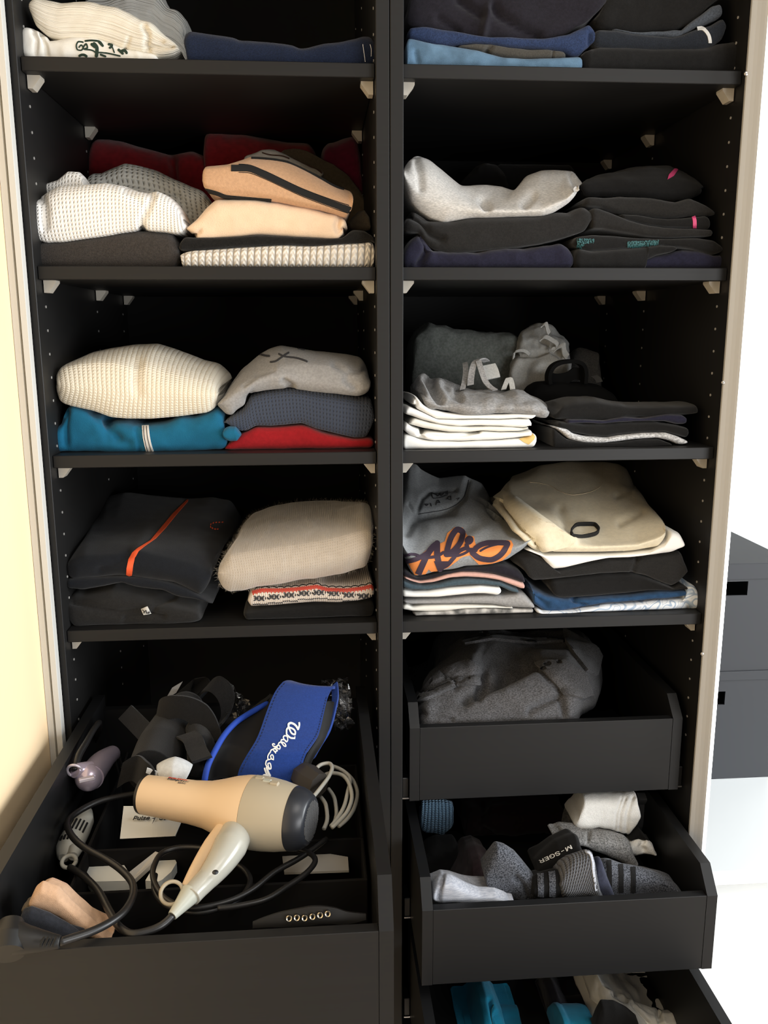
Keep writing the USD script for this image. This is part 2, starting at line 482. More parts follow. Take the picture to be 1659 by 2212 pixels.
def wood(name, c, rough=.42, c2=None, spec=.45):
    material(name, {'t': ('texture_coordinate', {}), 'm': ('mapping', {'scale': (3., 30., 220.)}), 'n': ('noise_texture', {'scale': 1., 'detail': 3.}), 'r': ('rgb_ramp', {'ramp': [(.3, sc(c, .94)), (.7, c2 or sc(c, 1.06))]}),
                    'b': ('bump', {'strength': .06, 'distance': .001}), 'p': ('principled_bsdf', {'roughness': rough, 'specular_ior_level': spec})},
             [('t.object', 'm.vector'), ('m.vector', 'n.vector'), ('n.fac', 'r.fac'), ('r.color', 'p.base_color'), ('n.fac', 'b.height'), ('b.normal', 'p.normal')])


wood('blackwood', (.0105, .0102, .0101), .5, spec=.3)
plain('black_edge', (.03, .028, .026), .4)
plain('board_shaded', (.007, .007, .007), .75, spec=.2)  # darker copy of the black board, deep shade put into its colour
plain('bracket', (.52, .48, .41), .45)
plain('peg', (.34, .33, .31), .5)
plain('wall_peach', (.95, .72, .45), .85, spec=.2)
plain('wall_white', (.90, .90, .88), .85, spec=.2)
plain('trim_white', (.62, .61, .57), .6, spec=.2)
plain('trim_grey', (.42, .41, .385), .5, spec=.3)
plain('floor_wood', (.40, .34, .28), .5)
plain('bench_white', (.85, .88, .88), .6)
plain('box_black', (.034, .036, .041), .6)
plain('hole_black', (.004, .004, .004), .8)
plain('steel', (.62, .62, .62), .28, 1.)
plain('screw_metal', (.55, .52, .48), .35, 1.)
plain('ink_black', (.01, .01, .012), .7)
plain('ink_green', (.010, .03, .018), .8)
plain('ink_white', (.82, .82, .80), .7)
plain('ink_orange', (.85, .28, .07), .8)
plain('ink_purple', (.045, .028, .05), .8)
plain('ink_grey', (.05, .05, .055), .8)
plain('ink_ochre', (.72, .50, .18), .8)
plain('ink_red', (.50, .05, .03), .7)
plain('pink_tag', (.60, .06, .18), .6)
plain('orange_stripe', (.85, .11, .03), .7)
plain('teal_print', (.02, .09, .095), .7)
plain('stripe_black', (.008, .008, .008), .95)
plain('stripe_brown', (.05, .025, .015), .95)
plain('zip_white', (.66, .64, .60), .7)
plain('care_white', (.60, .60, .58), .8)
plain('stitch_white', (.70, .70, .72), .8)
plain('stitch_cream', (.66, .56, .40), .8)
plain('elastic_black', (.006, .006, .006), .9)
pleats('gauze_cream', (.84, .79, .68), .0024, .004, var=.10)
pleats('gauze_grey', (.52, .53, .52), .0032, .004, var=.10)
fab('cotton_white', (.82, .80, .74), .05, 30., .15)
fab('tee_white', (.88, .87, .83), .04, 30., .12)
fab('tee_cream', (.80, .78, .71), .05, 30., .15)
fab('jeans_dark', (.0085, .015, .038), .45, 700., .5, 1500.)
fab('jeans_mid', (.020, .035, .088), .45, 600., .5, 1500.)
fab('jeans_light', (.10, .18, .27), .4, 45., .4, 1500.)
fab('jeans_black', (.011, .014, .020), .4, 600., .5)
fab('jeans_greyblue', (.055, .064, .078), .4, 500., .5)
fab('olive_grey', (.060, .056, .048), .25, 500., .4)
fab('plum_black', (.011, .0095, .0145), .3, 300., .3)
fab('black_cloth', (.0065, .0063, .0063), .3, 300., .3)
fab('black_soft', (.006, .0058, .0058), .3, 300., .3, sheen=.05)
fab('charcoal', (.0135, .0128, .0122), .3, 400., .35)
fab('navy_cloth', (.020, .022, .042), .3, 300., .3)
fab('navy_purple', (.012, .0115, .026), .3, 300., .3)
fab('brown_knit', (.040, .034, .030), .35, 500., .6, 900.)
fab('red_wool', (.20, .007, .011), .25, 120., .4, sheen=.2)
fab('magenta_wool', (.13, .006, .03), .25, 120., .4, sheen=.2)
fab('scarlet', (.30, .008, .012), .15, 200., .4, sheen=.15)
knit('knit_white', (.90, .88, .84), (.70, .67, .62), .0050, .0044, .0018, 1., .5, dots=True)
knit('knit_lace', (.60, .61, .58), (.30, .30, .29), .008, .0065, .003, 1., .35, dots=True)
knit('knit_rib_cream', (.82, .76, .63), (.72, .65, .52), .0070, .0040, .0012, 1., .35)
knit('knit_oatmeal', (.80, .75, .67), (.40, .36, .31), .0095, .0085, .0028, 1., .5)
knit('knit_navy', (.050, .062, .092), (.015, .019, .034), .0050, .0050, .0018, 1., .5, dots=True)
knit('knit_fuzzy', (.50, .44, .37), (.40, .345, .285), .0036, .0040, .0006, .7, .5, .5, dots=True)
knit('knit_fair', (.78, .70, .62), (.42, .34, .28), .0030, .0030, .0010, .8, .5)
plain('fluff', (.50, .45, .38), .9, spec=.2)
fab('cashmere', (.80, .60, .42), .06, 60., .35, 700., sheen=.3)
fab('camel', (.55, .33, .19), .10, 300., .4, 900., sheen=.2)
fab('olive_brown', (.13, .10, .065), .2, 200., .4)
fab('sweater_top_shaded', (.34, .32, .29), .1, 200., .4)  # camel sweater top lying in shade, the shade put into this grey
fab('black_mohair', (.008, .0075, .007), .4, 300., .6, 700.)
heather('heather_light', (.44, .43, .41), (.62, .60, .57), 260., (1, 1, 3))
heather('heather_grey', (.22, .22, .22), (.34, .335, .33), 300., (1, 1, 2))
heather('heather_mid', (.27, .265, .26), (.33, .325, .32), 300.)
heather('heather_speckle', (.30, .30, .30), (.70, .70, .70), 300., (1, 1, 2))
heather('tee_grey', (.27, .275, .27), (.33, .335, .33), 260.)
heather('alis_grey', (.25, .265, .275), (.33, .345, .355), 340.)
heather('towel_green', (.13, .145, .13), (.19, .205, .19), 240., bump=1.)
heather('ruffle_grey', (.42, .42, .40), (.50, .50, .48), 400.)
heather('camo', (.10, .10, .095), (.55, .53, .50), 55.)
fab('teal_shirt', (.008, .115, .215), .12, 60., .35, 900., sheen=.1)
fab('slate_tee', (.055, .085, .105), .2, 300., .3)
fab('pink_tee', (.62, .37, .31), .08, 200., .3)
fab('jacket_navy', (.0066, .0080, .0112), .2, 300., .35)
fab('cream_denim', (.74, .66, .49), .07, 160., .3, 900.)
fab('blue_tee', (.018, .055, .125), .3, 120., .3)
fab('black_bag', (.0035, .0035, .0035), .2, 100., .2, sheen=0.)
material('scroll_print', {'t': ('texture_coordinate', {}), 'm': ('mapping', {'scale': (1, .6, 1.)}), 'n': ('noise_texture', {'scale': 24., 'detail': .5, 'distortion': 2.4}), 'r': ('rgb_ramp', {'ramp': [(.0, (.84, .88, .92)), (.43, (.84, .88, .92)), (.455, (.36, .47, .62)), (.50, (.45, .55, .68)), (.53, (.84, .88, .92)), (.60, (.84, .88, .92)), (.62, (.50, .58, .68)), (.66, (.84, .88, .92))]}),
                          'p': ('principled_bsdf', {'roughness': .9, 'specular_ior_level': .2})}, [('t.object', 'm.vector'), ('m.vector', 'n.vector'), ('n.fac', 'r.fac'), ('r.color', 'p.base_color')])

plain('dryer_cream', (.72, .53, .34), .42)
plain('dryer_beige', (.40, .35, .26), .45)
plain('dryer_pearl', (.42, .41, .355), .2)
plain('dryer_cap', (.020, .022, .027), .35)
plain('dryer_relief', (.42, .43, .37), .35)
plain('cable_black', (.012, .0115, .0115), .38)
plain('plug_black', (.008, .008, .008), .5)
plain('cable_grey', (.44, .43, .38), .45)
plain('connector_brown', (.035, .030, .026), .5)
plain('lilac', (.58, .50, .62), .24, metal=.45)
plain('lilac_light', (.62, .56, .62), .3, metal=.3)
plain('tool_white', (.50, .49, .43), .4)
plain('card_white', (.66, .66, .62), .6)
plain('card_grey', (.46, .43, .38), .7)
plain('charger_white', (.76, .76, .70), .45)
plain('tray_felt', (.010, .0095, .0095), .95, spec=.15)
plain('leather', (.005, .0045, .004), .5)
plain('stud', (.62, .55, .42), .25, 1.)
plain('band_blue_edge', (.012, .06, .42), .7)
plain('neoprene_black', (.003, .003, .0035), .8)
plain('tag_film', (.5, .5, .5), .25, alpha=.6)
fab('band_blue', (.012, .040, .20), .15, 400., .3)
fab('brace_black', (.0055, .0055, .006), .3, 300., .4)
fab('brace_grey', (.014, .015, .018), .3, 300., .4)
fab('pad_white', (.55, .57, .58), .1, 200., .3)
fab('sock_beige', (.56, .36, .23), .10, 200., .4)
fab('mask_black', (.016, .018, .024), .3, 300., .3)
heather('denim_grey', (.045, .044, .045), (.115, .114, .120), 420., (1, 1, 2))
knit('sock_blue', (.30, .50, .70), (.07, .14, .24), .0065, .004, .003, 1., .2)
fab('sock_maroon', (.022, .012, .013), .3, 200., .3)
heather('sock_pale', (.32, .34, .39), (.48, .49, .53), 300., (.3, 1, 3))
heather('sock_pattern', (.010, .012, .016), (.12, .128, .15), 520., (1, 1, 1.3))
knit('sock_rib', (.135, .14, .155), (.02, .02, .024), .004, .004, .003, 1., .4)
fab('sock_white', (.84, .83, .79), .05, 300., .6, 700.)
heather('sock_wool', (.12, .12, .115), (.34, .335, .33), 420., bump=1.)
fab('sock_navy', (.030, .033, .055), .3, 200., .3)
plain('grey_smooth', (.14, .14, .14), .6)
fab('teal_bright', (.008, .21, .35), .12, 60., .35, 900.)
plain('steel_dull', (.20, .20, .20), .5, .6)
wood('drawerwood', (.0090, .0092, .0098), .45, spec=.35)
material('clear_film', {'tr': ('transparent_bsdf', {}), 'gl': ('glossy_bsdf', {'roughness': .12, 'color': (.9, .9, .9)}), 'f': ('layer_weight', {'blend': .28}), 'mx': ('mix_closure', {})},
         [('f.facing', 'mx.fac'), ('tr.BSDF', 'mx.closure1'), ('gl.BSDF', 'mx.closure2')], 'mx.closure')

# ---------------------------------------------------------------- the room
def structure(name, m, mat, label, parent=None, smooth=False):
    p = mesh(name, m, mat, parent, smooth)
    return tag(p, label, None, None, 'structure')


structure('floor', box(-.62, 3.2, -3.3, 1.5, -.05, 0), 'floor_wood', 'light wooden floor of the bedroom')
structure('wall_left', box(-.62, -.500, -1.9, .62, 0, 2.6), 'wall_peach', 'peach painted side wall left of the wardrobe')
structure('wall_back', box(-.62, 3.2, 1.40, 1.5, 0, 2.6), 'wall_white', 'white wall behind the black boxes')

# ---------------------------------------------------------------- the wardrobe: two frames side by side
ZTOP, ZSH, DEPTH = 2.36, (1.8463, 1.5885, 1.3335, 1.0772), .58
LX0, LX1, RX0, RX1 = -.4710, -.0180, .0185, .4810


def frame(label, x0, x1):
    t = thing('wardrobe_frame', label, 'wardrobe', None, 'black wardrobe frames')
    th = .0178
    mesh('side_panel', box(x0 - th, x0, 0, DEPTH, 0, ZTOP, .0008), 'blackwood', t)
    mesh('side_panel', box(x1, x1 + th, 0, DEPTH, 0, ZTOP, .0008), 'blackwood', t)
    mesh('back_panel', box(x0, x1, DEPTH - .012, DEPTH - .006, .06, ZTOP), 'board_shaded', t)
    mesh('top_panel', box(x0, x1, .004, DEPTH, ZTOP - th, ZTOP), 'blackwood', t)
    mesh('bottom_panel', box(x0, x1, .004, DEPTH, .07, .07 + th), 'blackwood', t)
    mesh('plinth', box(x0, x1, .02, .036, 0, .07), 'blackwood', t)
    pegs = []
    for side, X in ((1, x0), (-1, x1)):
        for Y in (.037, .325, .525):
            for k in range(-6, 32):
                z = ZSH[3] - .005 + .032 * k - .016
                if any(abs(z - (s - .013)) < .022 for s in ZSH) or z < .72:
                    continue
                c = trimesh.creation.cylinder(radius=.0019, height=.0012, sections=10)
                c.apply_transform(trimesh.transformations.rotation_matrix(math.pi / 2, [0, 1, 0]))
                c.apply_translation([X + side * .0003, Y, z])
                pegs.append(c)
    mesh('shelf_pin_holes', cat(*pegs), 'peg', t, label='white rows of little shelf pin caps', kind='stuff')
    return t


frame('left black brown wardrobe frame beside the peach wall', LX0, LX1)
frame('right black brown wardrobe frame beside the white screwed trim', RX0, RX1)


def bracket(x, y, z, s, big=1.0):
    """a corner bracket under a shelf: plate on the shelf, plate on the side, slanted rib between."""
    w, h, d = .021 * big, .021 * big, .020
    prof = [(0, 0), (w, 0), (w, -.003), (.006, -h), (0, -h)]
    g = trimesh.creation.extrude_polygon(Polygon(prof), d, engine='earcut')
    g.apply_transform(np.array([[s, 0, 0, x], [0, 0, 1, y], [0, 1, 0, z], [0, 0, 0, 1.]]))
    if g.volume < 0:
        g.invert()
    return g


def shelf(label, x0, x1, z, group):
    t = thing('shelf', label, 'shelf', None, group)
    mesh('board', box(x0 + .0006, x1 - .0006, .012, DEPTH - .014, z - .0175, z, .0008), 'blackwood', t)
    for y in (.030, .318, .535):
        for x, s in ((x0 + .0015, 1), (x1 - .0015, -1)):
            mesh('corner_bracket', bracket(x, y, z - .0175, s, .78), 'bracket', t, label='beige plastic corner bracket')
    return t


ORD = ('top', 'second', 'third', 'lowest')
on_l = ('white gauze blouses and blue jeans', 'white and camel knitwear', 'cream and navy knitwear', 'navy sports jacket')
on_r = ('light blue jeans', 'pale grey sweatpants', 'folded white tees', 'orange lettered grey tee')
for i, z in enumerate(ZSH):
    shelf('black shelf board on the left carrying the %s' % on_l[i], LX0, LX1, z, 'wardrobe shelves')
    shelf('black shelf board on the right carrying the %s' % on_r[i], RX0, RX1, z, 'wardrobe shelves')

# trims that close the gaps between wardrobe and walls
prof = Polygon([(-.4995, -.004), (-.4995, -.016), (-.4915, -.016), (-.4895, -.009), (-.4885, -.009), (-.4875, -.019), (-.4800, -.019), (-.4795, -.0175), (-.4795, -.004)])
tl = thing('trim_1', 'grooved off-white trim strip between peach wall and wardrobe', None, None, None, 'structure')
mesh('strip', extrude(prof, 0, 2.6), 'trim_white', tl)
prof = Polygon([(.4785, -.002), (.4785, -.0060), (.4800, -.0072), (.4840, -.0100), (.4880, -.0135), (.4920, -.0175), (.4945, -.0195), (.4945, -.002)])
tr = thing('trim_2', 'rounded beige metal trim with small screws right of the wardrobe', None, None, None, 'structure')
mesh('strip', extrude(prof, 0, 2.6), 'trim_grey', tr)
mesh('outer_strip', extrude(Polygon([(.4946, -.0190), (.4965, -.0190), (.5075, -.0060), (.5075, .012), (.5000, .012), (.5000, -.0015), (.4946, -.0015)]), 0, 2.6), 'wall_white', tr, label='bright white outer edge')
for p in ((1617.5, 156), (1567, 827), (1521.5, 1416)):
    c = at_y([p], -.0120)[0]
    mesh('screw', revolve([(0, 0), (.0032, 0), (.0032, .0006), (.0025, .0016), (.0012, .0022), (0, .0022)], [c[0], -.0105 - (c[0] - .4840) * .9, c[2]], [0, -1, 0], 20), 'screw_metal', tr, smooth=30, label='round screw head')

# ---------------------------------------------------------------- storage boxes on a white bench right of the wardrobe
BZ = .519
bench = thing('bench', 'white low bench under the black storage boxes', 'bench')
mesh('bench_top', box(.52, 3.0, .17, 1.395, BZ - .03, BZ, .002), 'bench_white', bench)
mesh('bench_front', box(.53, 2.98, .20, .22, 0, BZ - .03), 'bench_white', bench)
mesh('bench_side', box(.53, .55, .22, 1.39, 0, BZ - .03), 'bench_white', bench)


def storage_box(label, z0, z1, lid, x1, film=False):
    x0, y0, y1 = .565, .50, .90
    t = thing('storage_box', label, 'box', None, 'stacked storage boxes')
    hole_z1 = z1 - lid - .006 if not film else z1 - lid - .027
    hole = {False: (.600, .8095), True: (.600, .779)}[film]
    hz0 = hole_z1 - .031
    # front board with its cut-out hand hole
    f = Polygon([(x0, z0), (x1, z0), (x1, z1 - lid), (x0, z1 - lid)], [[(hole[0], hz0), (hole[1], hz0), (hole[1], hole_z1), (hole[0], hole_z1)]])
    g = trimesh.creation.extrude_polygon(f, .004, engine='earcut')
    g.apply_transform(np.array([[1, 0, 0, 0], [0, 0, -1, y0 + .004], [0, 1, 0, 0], [0, 0, 0, 1.]]))
    mesh('front_board', g, 'box_black', t)
    mesh('side_board', box(x0, x0 + .004, y0 + .004, y1, z0, z1 - lid), 'box_black', t)
    mesh('side_board', box(x1 - .004, x1, y0 + .004, y1, z0, z1 - lid), 'box_black', t)
    mesh('back_board', box(x0, x1, y1 - .004, y1, z0, z1 - lid), 'box_black', t)
    mesh('base_board', box(x0 + .004, x1 - .004, y0 + .004, y1 - .004, z0, z0 + .004), 'box_black', t)
    l = cat(box(x0 - .003, x1 + .003, y0 - .003, y1 + .003, z1 - .004, z1, .001), box(x0 - .003, x1 + .003, y0 - .003, y0 - .0005, z1 - lid, z1 - .003), box(x1 + .0005, x1 + .003, y0 - .003, y1 + .003, z1 - lid, z1 - .003), box(x0 - .003, x0 - .0005, y0 - .003, y1 + .003, z1 - lid, z1 - .003))
    mesh('lid', l, 'box_black', t)
    return t, hole, hz0, hole_z1


zmid = at_y([(1600, 1449)], .5)[0][2]
ztop = at_y([(1600, 1217)], .5)[0][2]
storage_box('black lidded storage box on top, with an empty hand hole', zmid + .0005, ztop, .034, .9075)
t, hole, h0, h1 = storage_box('black lidded storage box underneath, clear film in its hand hole', BZ + .0005, zmid, .020, .9075, True)
plain('film', (.9, .9, .9), .08, alpha=.35)
rs = np.random.RandomState(4)
gx, gz = np.meshgrid(np.linspace(hole[0] + .10, hole[1] - .018, 14), np.linspace(0, 1, 8), indexing='ij')
zz = h0 + .001 + gz * (h1 - h0 - .004) * np.clip(1.25 - (gx - hole[0] - .10) / .075, .05, 1)
yy = .4965 + .004 * rs.rand(14, 8) - .006 * np.sin(gz * 3.1) * np.clip(1.2 - (gx - hole[0] - .10) / .075, 0, 1)
i, j = np.meshgrid(np.arange(13), np.arange(7), indexing='ij')
q = np.stack([i * 8 + j, (i + 1) * 8 + j, (i + 1) * 8 + j + 1, i * 8 + j + 1], -1).reshape(-1, 4)
mesh('plastic_film', trimesh.Trimesh(np.stack([gx, yy, zz], -1).reshape(-1, 3), np.vstack([q[:, :3], q[:, [0, 2, 3]]]), process=False), 'film', t, smooth=False, label='crumpled clear film')

# ---------------------------------------------------------------- top left shelf
Z1, Z2, Z3, Z4 = ZSH
PL, PR = 'clothes on the top left shelf', 'clothes on the top right shelf'
g = garment('blouse', 'white cotton blouse with green embroidery, under the crinkled cream blouse', 'blouse', 'cotton_white', 'C1',
            [(88, 480), (110, 497), (400, 505), (800, 512), (1250, 520), (1300, 520)], [(80, 300), (95, 258), (170, 262), (240, 290), (300, 340), (330, 395), (420, 385), (560, 360), (700, 355), (800, 385), (900, 420), (1000, 462), (1180, 495), (1300, 515)],
            .03, .26, zfloor=Z1, wr=.0025, ws=40, cr=[([(170, 280), (200, 350), (190, 480)], .004, 5), ([(250, 300), (280, 400), (290, 500)], .005, 5)], group=PL)
decal(g, 'embroidery', strokes('C1', ([(620, 380), (580, 375), (560, 410), (570, 445), (600, 452), (622, 430), (605, 405), (585, 425)], 2.6), ([(620, 430), (650, 395), (660, 430), (630, 440), (700, 450), (740, 480)], 3.), ([(640, 370), (690, 365), (760, 372), (800, 412)], 3.),
                               ([(720, 395), (745, 430), (740, 500)], 7.), ([(700, 400), (725, 420)], 6.), ([(765, 380), (795, 410)], 5.), ([(740, 470), (820, 475), (900, 490), (950, 502)], 3.), ([(850, 400), (880, 410), (860, 430)], 4.), ([(885, 430), (900, 470)], 2.5),
                               ([(590, 500), (620, 490), (650, 503)], 5.), ([(940, 450), (975, 480), (960, 465), (990, 455), (1010, 475)], 5.), ([(780, 490), (820, 505)], 4.)), 'ink_green', label='dark green embroidered tendrils')
g = garment('crinkle_blouse', 'cream crinkled gauze blouse rolled up on the embroidered white blouse', 'blouse', 'gauze_cream', 'C1',
            [(165, 150), (200, 240), (300, 320), (420, 358), (600, 353), (750, 360), (870, 398), (990, 438), (1100, 462), (1180, 478), (1250, 508), (1330, 513), (1440, 493), (1490, 462)],
            [(180, 60), (190, 25), (240, 5), (320, 30), (460, 60), (580, 45), (700, 50), (800, 80), (960, 100), (1060, 150), (1160, 210), (1250, 230), (1340, 310), (1400, 370), (1470, 420), (1492, 455)], .032, .20, wr=.002, ws=30,
            cr=[([(1030, 340), (1000, 440)], .003, 4), ([(1165, 230), (1200, 300), (1190, 400), (1200, 460)], .007, 5), ([(1230, 420), (1320, 430), (1420, 420)], .006, 4), ([(1230, 340), (1330, 370)], .004, 4)], group=PL)
garment('sheer_blouse', 'sheer grey-white blouse bundled behind the crinkled cream blouse', 'blouse', 'gauze_grey', 'C1', [(560, 500), (1000, 520), (1500, 520), (1590, 500)],
        [(620, 60), (690, 45), (760, 20), (880, 10), (1000, -40), (1150, -70), (1340, -10), (1420, 100), (1500, 140), (1560, 210), (1592, 310), (1596, 420)], .215, .42, ty=.06, zset=Z1 + .002, wr=.004, ws=30,
        cr=[([(1220, 100), (1400, 220), (1560, 330)], .004, 4), ([(1100, 160), (1300, 200), (1560, 390)], .003, 4)], group=PL)
g = garment('jeans', 'dark blue folded jeans alone beside the white blouses', 'jeans', 'jeans_dark', 'C2', [(5, 440), (25, 490), (400, 500), (800, 510), (1200, 515), (1500, 520), (1590, 505)],
            [(5, 350), (15, 300), (60, 285), (180, 300), (420, 335), (460, 358), (560, 362), (760, 378), (900, 400), (960, 430), (1020, 422), (1150, 390), (1300, 370), (1420, 345), (1470, 322), (1540, 322), (1590, 350)], .035, .30, zfloor=Z1, wr=.0016, lay=0, group=PL)
decal(g, 'hem_stitching', strokes('C2', ([(1480, 372), (1490, 440), (1500, 515)], 1.2), ([(1540, 372), (1550, 420), (1548, 470)], .8)), 'stitch_white', label='pale stitched hem line')
# ---------------------------------------------------------------- top right shelf
g = garment('jeans', 'pale washed light blue jeans lying on the shelf', 'jeans', 'jeans_light', 'C3', [(55, 440), (65, 512), (300, 517), (900, 530), (1490, 535)],
            [(58, 372), (80, 320), (200, 350), (300, 370), (500, 395), (650, 425), (760, 455), (860, 478), (1000, 490), (1250, 488), (1470, 478), (1492, 492)], .03, .30, zfloor=Z1, wr=.001, cr=[([(140, 420), (160, 515)], .004, 5)], group=PR)
garment('jeans', 'olive grey jeans with a stitched hem, on the light blue jeans', 'jeans', 'olive_grey', 'C3', [(480, 392), (650, 423), (760, 453), (860, 472), (1000, 486), (1250, 484), (1355, 474)],
        [(480, 382), (620, 365), (760, 370), (900, 397), (1050, 414), (1200, 414), (1330, 430), (1360, 450)], .036, .28, wr=.001, e=.006, cr=[([(750, 375), (720, 440)], .005, 6), ([(1265, 410), (1255, 480)], .002, 2)], group=PR)
garment('jeans', 'mid blue jeans bulging at the right end above the olive grey pair', 'jeans', 'jeans_mid', 'C3', [(70, 312), (200, 347), (350, 382), (480, 378), (620, 362), (760, 366), (900, 394), (1080, 408), (1220, 408), (1340, 426), (1420, 466), (1480, 462), (1520, 410), (1580, 370), (1605, 325)],
        [(80, 245), (200, 235), (400, 262), (560, 287), (700, 312), (860, 320), (1000, 328), (1200, 328), (1400, 288), (1480, 238), (1550, 200), (1590, 250), (1606, 312)], .038, .29, wr=.002, cr=[([(1560, 280), (1560, 360)], .005, 4)], group=PR)
garment('trousers', 'plum black trousers heaped over the mid blue jeans', 'trousers', 'plum_black', 'C3', [(60, 232), (200, 229), (400, 257), (560, 282), (700, 306), (860, 315), (1050, 322), (1200, 322), (1350, 284), (1450, 226), (1550, 182), (1620, 130)],
        [(55, 60), (90, -30), (300, -90), (600, -110), (1000, -120), (1400, -100), (1560, -20), (1615, 90)], .045, .30, ty=.08, wr=.004, ws=16,
        cr=[([(500, 0), (690, 130)], .010, 9), ([(745, 40), (710, 170), (690, 290)], -.008, 8), ([(770, 50), (830, 130), (1000, 240), (1130, 305)], .010, 10), ([(330, 150), (480, 260)], .006, 8)], group=PR)
garment('trousers', 'flat black trousers lying lowest beside the light blue jeans', 'trousers', 'black_cloth', 'C4', [(115, 520), (125, 600), (800, 615), (1530, 628), (1545, 560)], [(115, 500), (250, 460), (600, 462), (1000, 472), (1200, 462), (1300, 432), (1500, 405), (1540, 430)], .035, .30, zfloor=Z1, wr=.002, group=PR)
g = garment('jeans', 'blue black jeans with a waistband label, on the flat black trousers', 'jeans', 'jeans_black', 'C4', [(200, 430), (350, 455), (600, 458), (1000, 468), (1200, 458), (1300, 425), (1400, 370), (1425, 300)],
            [(215, 290), (400, 292), (560, 330), (700, 352), (900, 366), (1010, 345), (1120, 290), (1200, 262), (1280, 240), (1380, 180), (1420, 240)], .036, .27, wr=.002, group=PR)
decal(g, 'waistband_label', strokes('C4', ([(1175, 266), (1215, 262), (1255, 290), (1285, 345), (1292, 395)], 7., 2)), 'care_white', label='pale waistband label')
garment('jeans', 'grey blue denim leg with a bright end, sloping up over the labelled jeans', 'jeans', 'jeans_greyblue', 'C4', [(385, 288), (560, 328), (680, 350), (830, 345), (960, 366), (1025, 335), (1150, 262), (1300, 200), (1392, 160)],
        [(380, 275), (560, 310), (640, 310), (750, 300), (850, 300), (960, 285), (1020, 290), (1100, 220), (1200, 150), (1300, 70), (1370, 50), (1390, 95)], .040, .26, wr=.001, e=.006, group=PR)
garment('trousers', 'soft black trousers on top of the right pile above the grey blue leg', 'trousers', 'black_cloth', 'C4', [(235, 258), (400, 268), (560, 306), (750, 292), (960, 274), (1080, 222), (1200, 138), (1300, 62)], [(235, 60), (400, -60), (800, -90), (1100, -70), (1300, 30)], .046, .28, ty=.06, wr=.003, group=PR)

# ---------------------------------------------------------------- second shelf, left
QL, QR = 'clothes on the second left shelf', 'clothes on the second right shelf'
garment('sweater', 'dark brown grey knit lying under the white sweater', 'sweater', 'brown_knit', 'C5', [(110, 890), (160, 915), (700, 920), (1280, 924), (1315, 900)], [(100, 760), (200, 738), (330, 732), (600, 695), (850, 655), (1000, 640), (1150, 650), (1260, 665), (1318, 700)], .035, .30, zfloor=Z2, wr=.0012, group=QL)
g = garment('sweater', 'white chunky knitted sweater folded at the front left', 'sweater', 'knit_white', 'C5', [(47, 560), (70, 640), (140, 700), (220, 727), (380, 722), (600, 687), (800, 652), (1000, 622), (1100, 636), (1220, 642), (1330, 665), (1366, 630)],
            [(45, 470), (60, 410), (120, 360), (190, 368), (235, 375), (300, 320), (380, 282), (560, 272), (740, 257), (880, 282), (1000, 330), (1090, 348), (1160, 325), (1250, 370), (1330, 450), (1370, 520)], .030, .175, ty=.05, wr=.0018, ws=26,
            cr=[([(195, 380), (215, 460), (215, 600)], .008, 8), ([(1090, 350), (1050, 450), (1000, 560), (1010, 640)], .007, 7), ([(870, 300), (990, 400)], .003, 8)], nt=130, group=QL)
garment('sweater_sleeve', None, None, 'knit_white', 'C5', [(192, 345), (300, 362), (420, 330), (545, 300)], [(192, 305), (235, 262), (340, 228), (420, 156), (500, 160), (543, 200), (548, 255)], .085, .17, parent=g.prim, nt=60, ns=40, wr=.001, part_label='bunched ribbed sleeve')
garment('cardigan', 'white openwork crochet cardigan slumped behind the white chunky sweater', 'cardigan', 'knit_lace', 'C5', [(553, 560), (900, 640), (1300, 650), (1500, 560), (1602, 420)],
        [(550, 225), (600, 172), (700, 170), (800, 130), (880, 95), (1000, 115), (1140, 155), (1260, 215), (1400, 280), (1500, 320), (1560, 365), (1602, 392)], .182, .28, ty=.05, wr=.002, ws=24, zset=Z2 + .045, cr=[([(700, 240), (900, 240), (1050, 270), (1280, 320)], .008, 8), ([(1290, 340), (1380, 480)], .006, 8)], group=QL)
garment('red_sweater', 'dark red wool pullover pushed to the back left corner', 'sweater', 'red_wool', '', [(195, 440), (300, 452), (455, 455)], [(198, 320), (210, 303), (240, 304), (290, 317), (350, 338), (372, 343), (420, 335), (446, 344), (455, 380)], .33, .50, ty=.06, zset=Z2 + .002, wr=.006, ws=18, cr=[([(372, 345), (380, 420)], .015, 8)], group=QL)
garment('red_sweater', 'crimson wool pullover at the back, above the striped camel sweater', 'sweater', 'red_wool', 'C6', [(232, 420), (600, 520), (1130, 560)], [(235, 130), (250, 55), (380, 60), (520, 75), (640, 100), (780, 130), (900, 150), (1000, 155), (1130, 168)], .33, .52, ty=.06, zset=Z2 + .002, wr=.005, ws=18, group=QL)
garment('red_sweater', 'magenta pullover at the back right next to the crimson one', 'sweater', 'magenta_wool', 'C6', [(1135, 600), (1300, 620), (1470, 640)], [(1135, 172), (1250, 157), (1380, 110), (1440, 90), (1470, 130)], .33, .52, ty=.06, zset=Z2 + .002, wr=.005, ws=18, group=QL)
garment('sweater', 'oatmeal chunky ribbed sweater lying lowest on the right', 'sweater', 'knit_oatmeal', 'C6', [(48, 1062), (90, 1122), (400, 1132), (800, 1137), (1200, 1132), (1540, 1112), (1587, 1060)], [(42, 1030), (150, 1003), (300, 993), (500, 978), (700, 968), (900, 963), (1100, 968), (1300, 955), (1450, 945), (1560, 932), (1588, 985)], .028, .29, zfloor=Z2, wr=.0012, nt=150, group=QL)
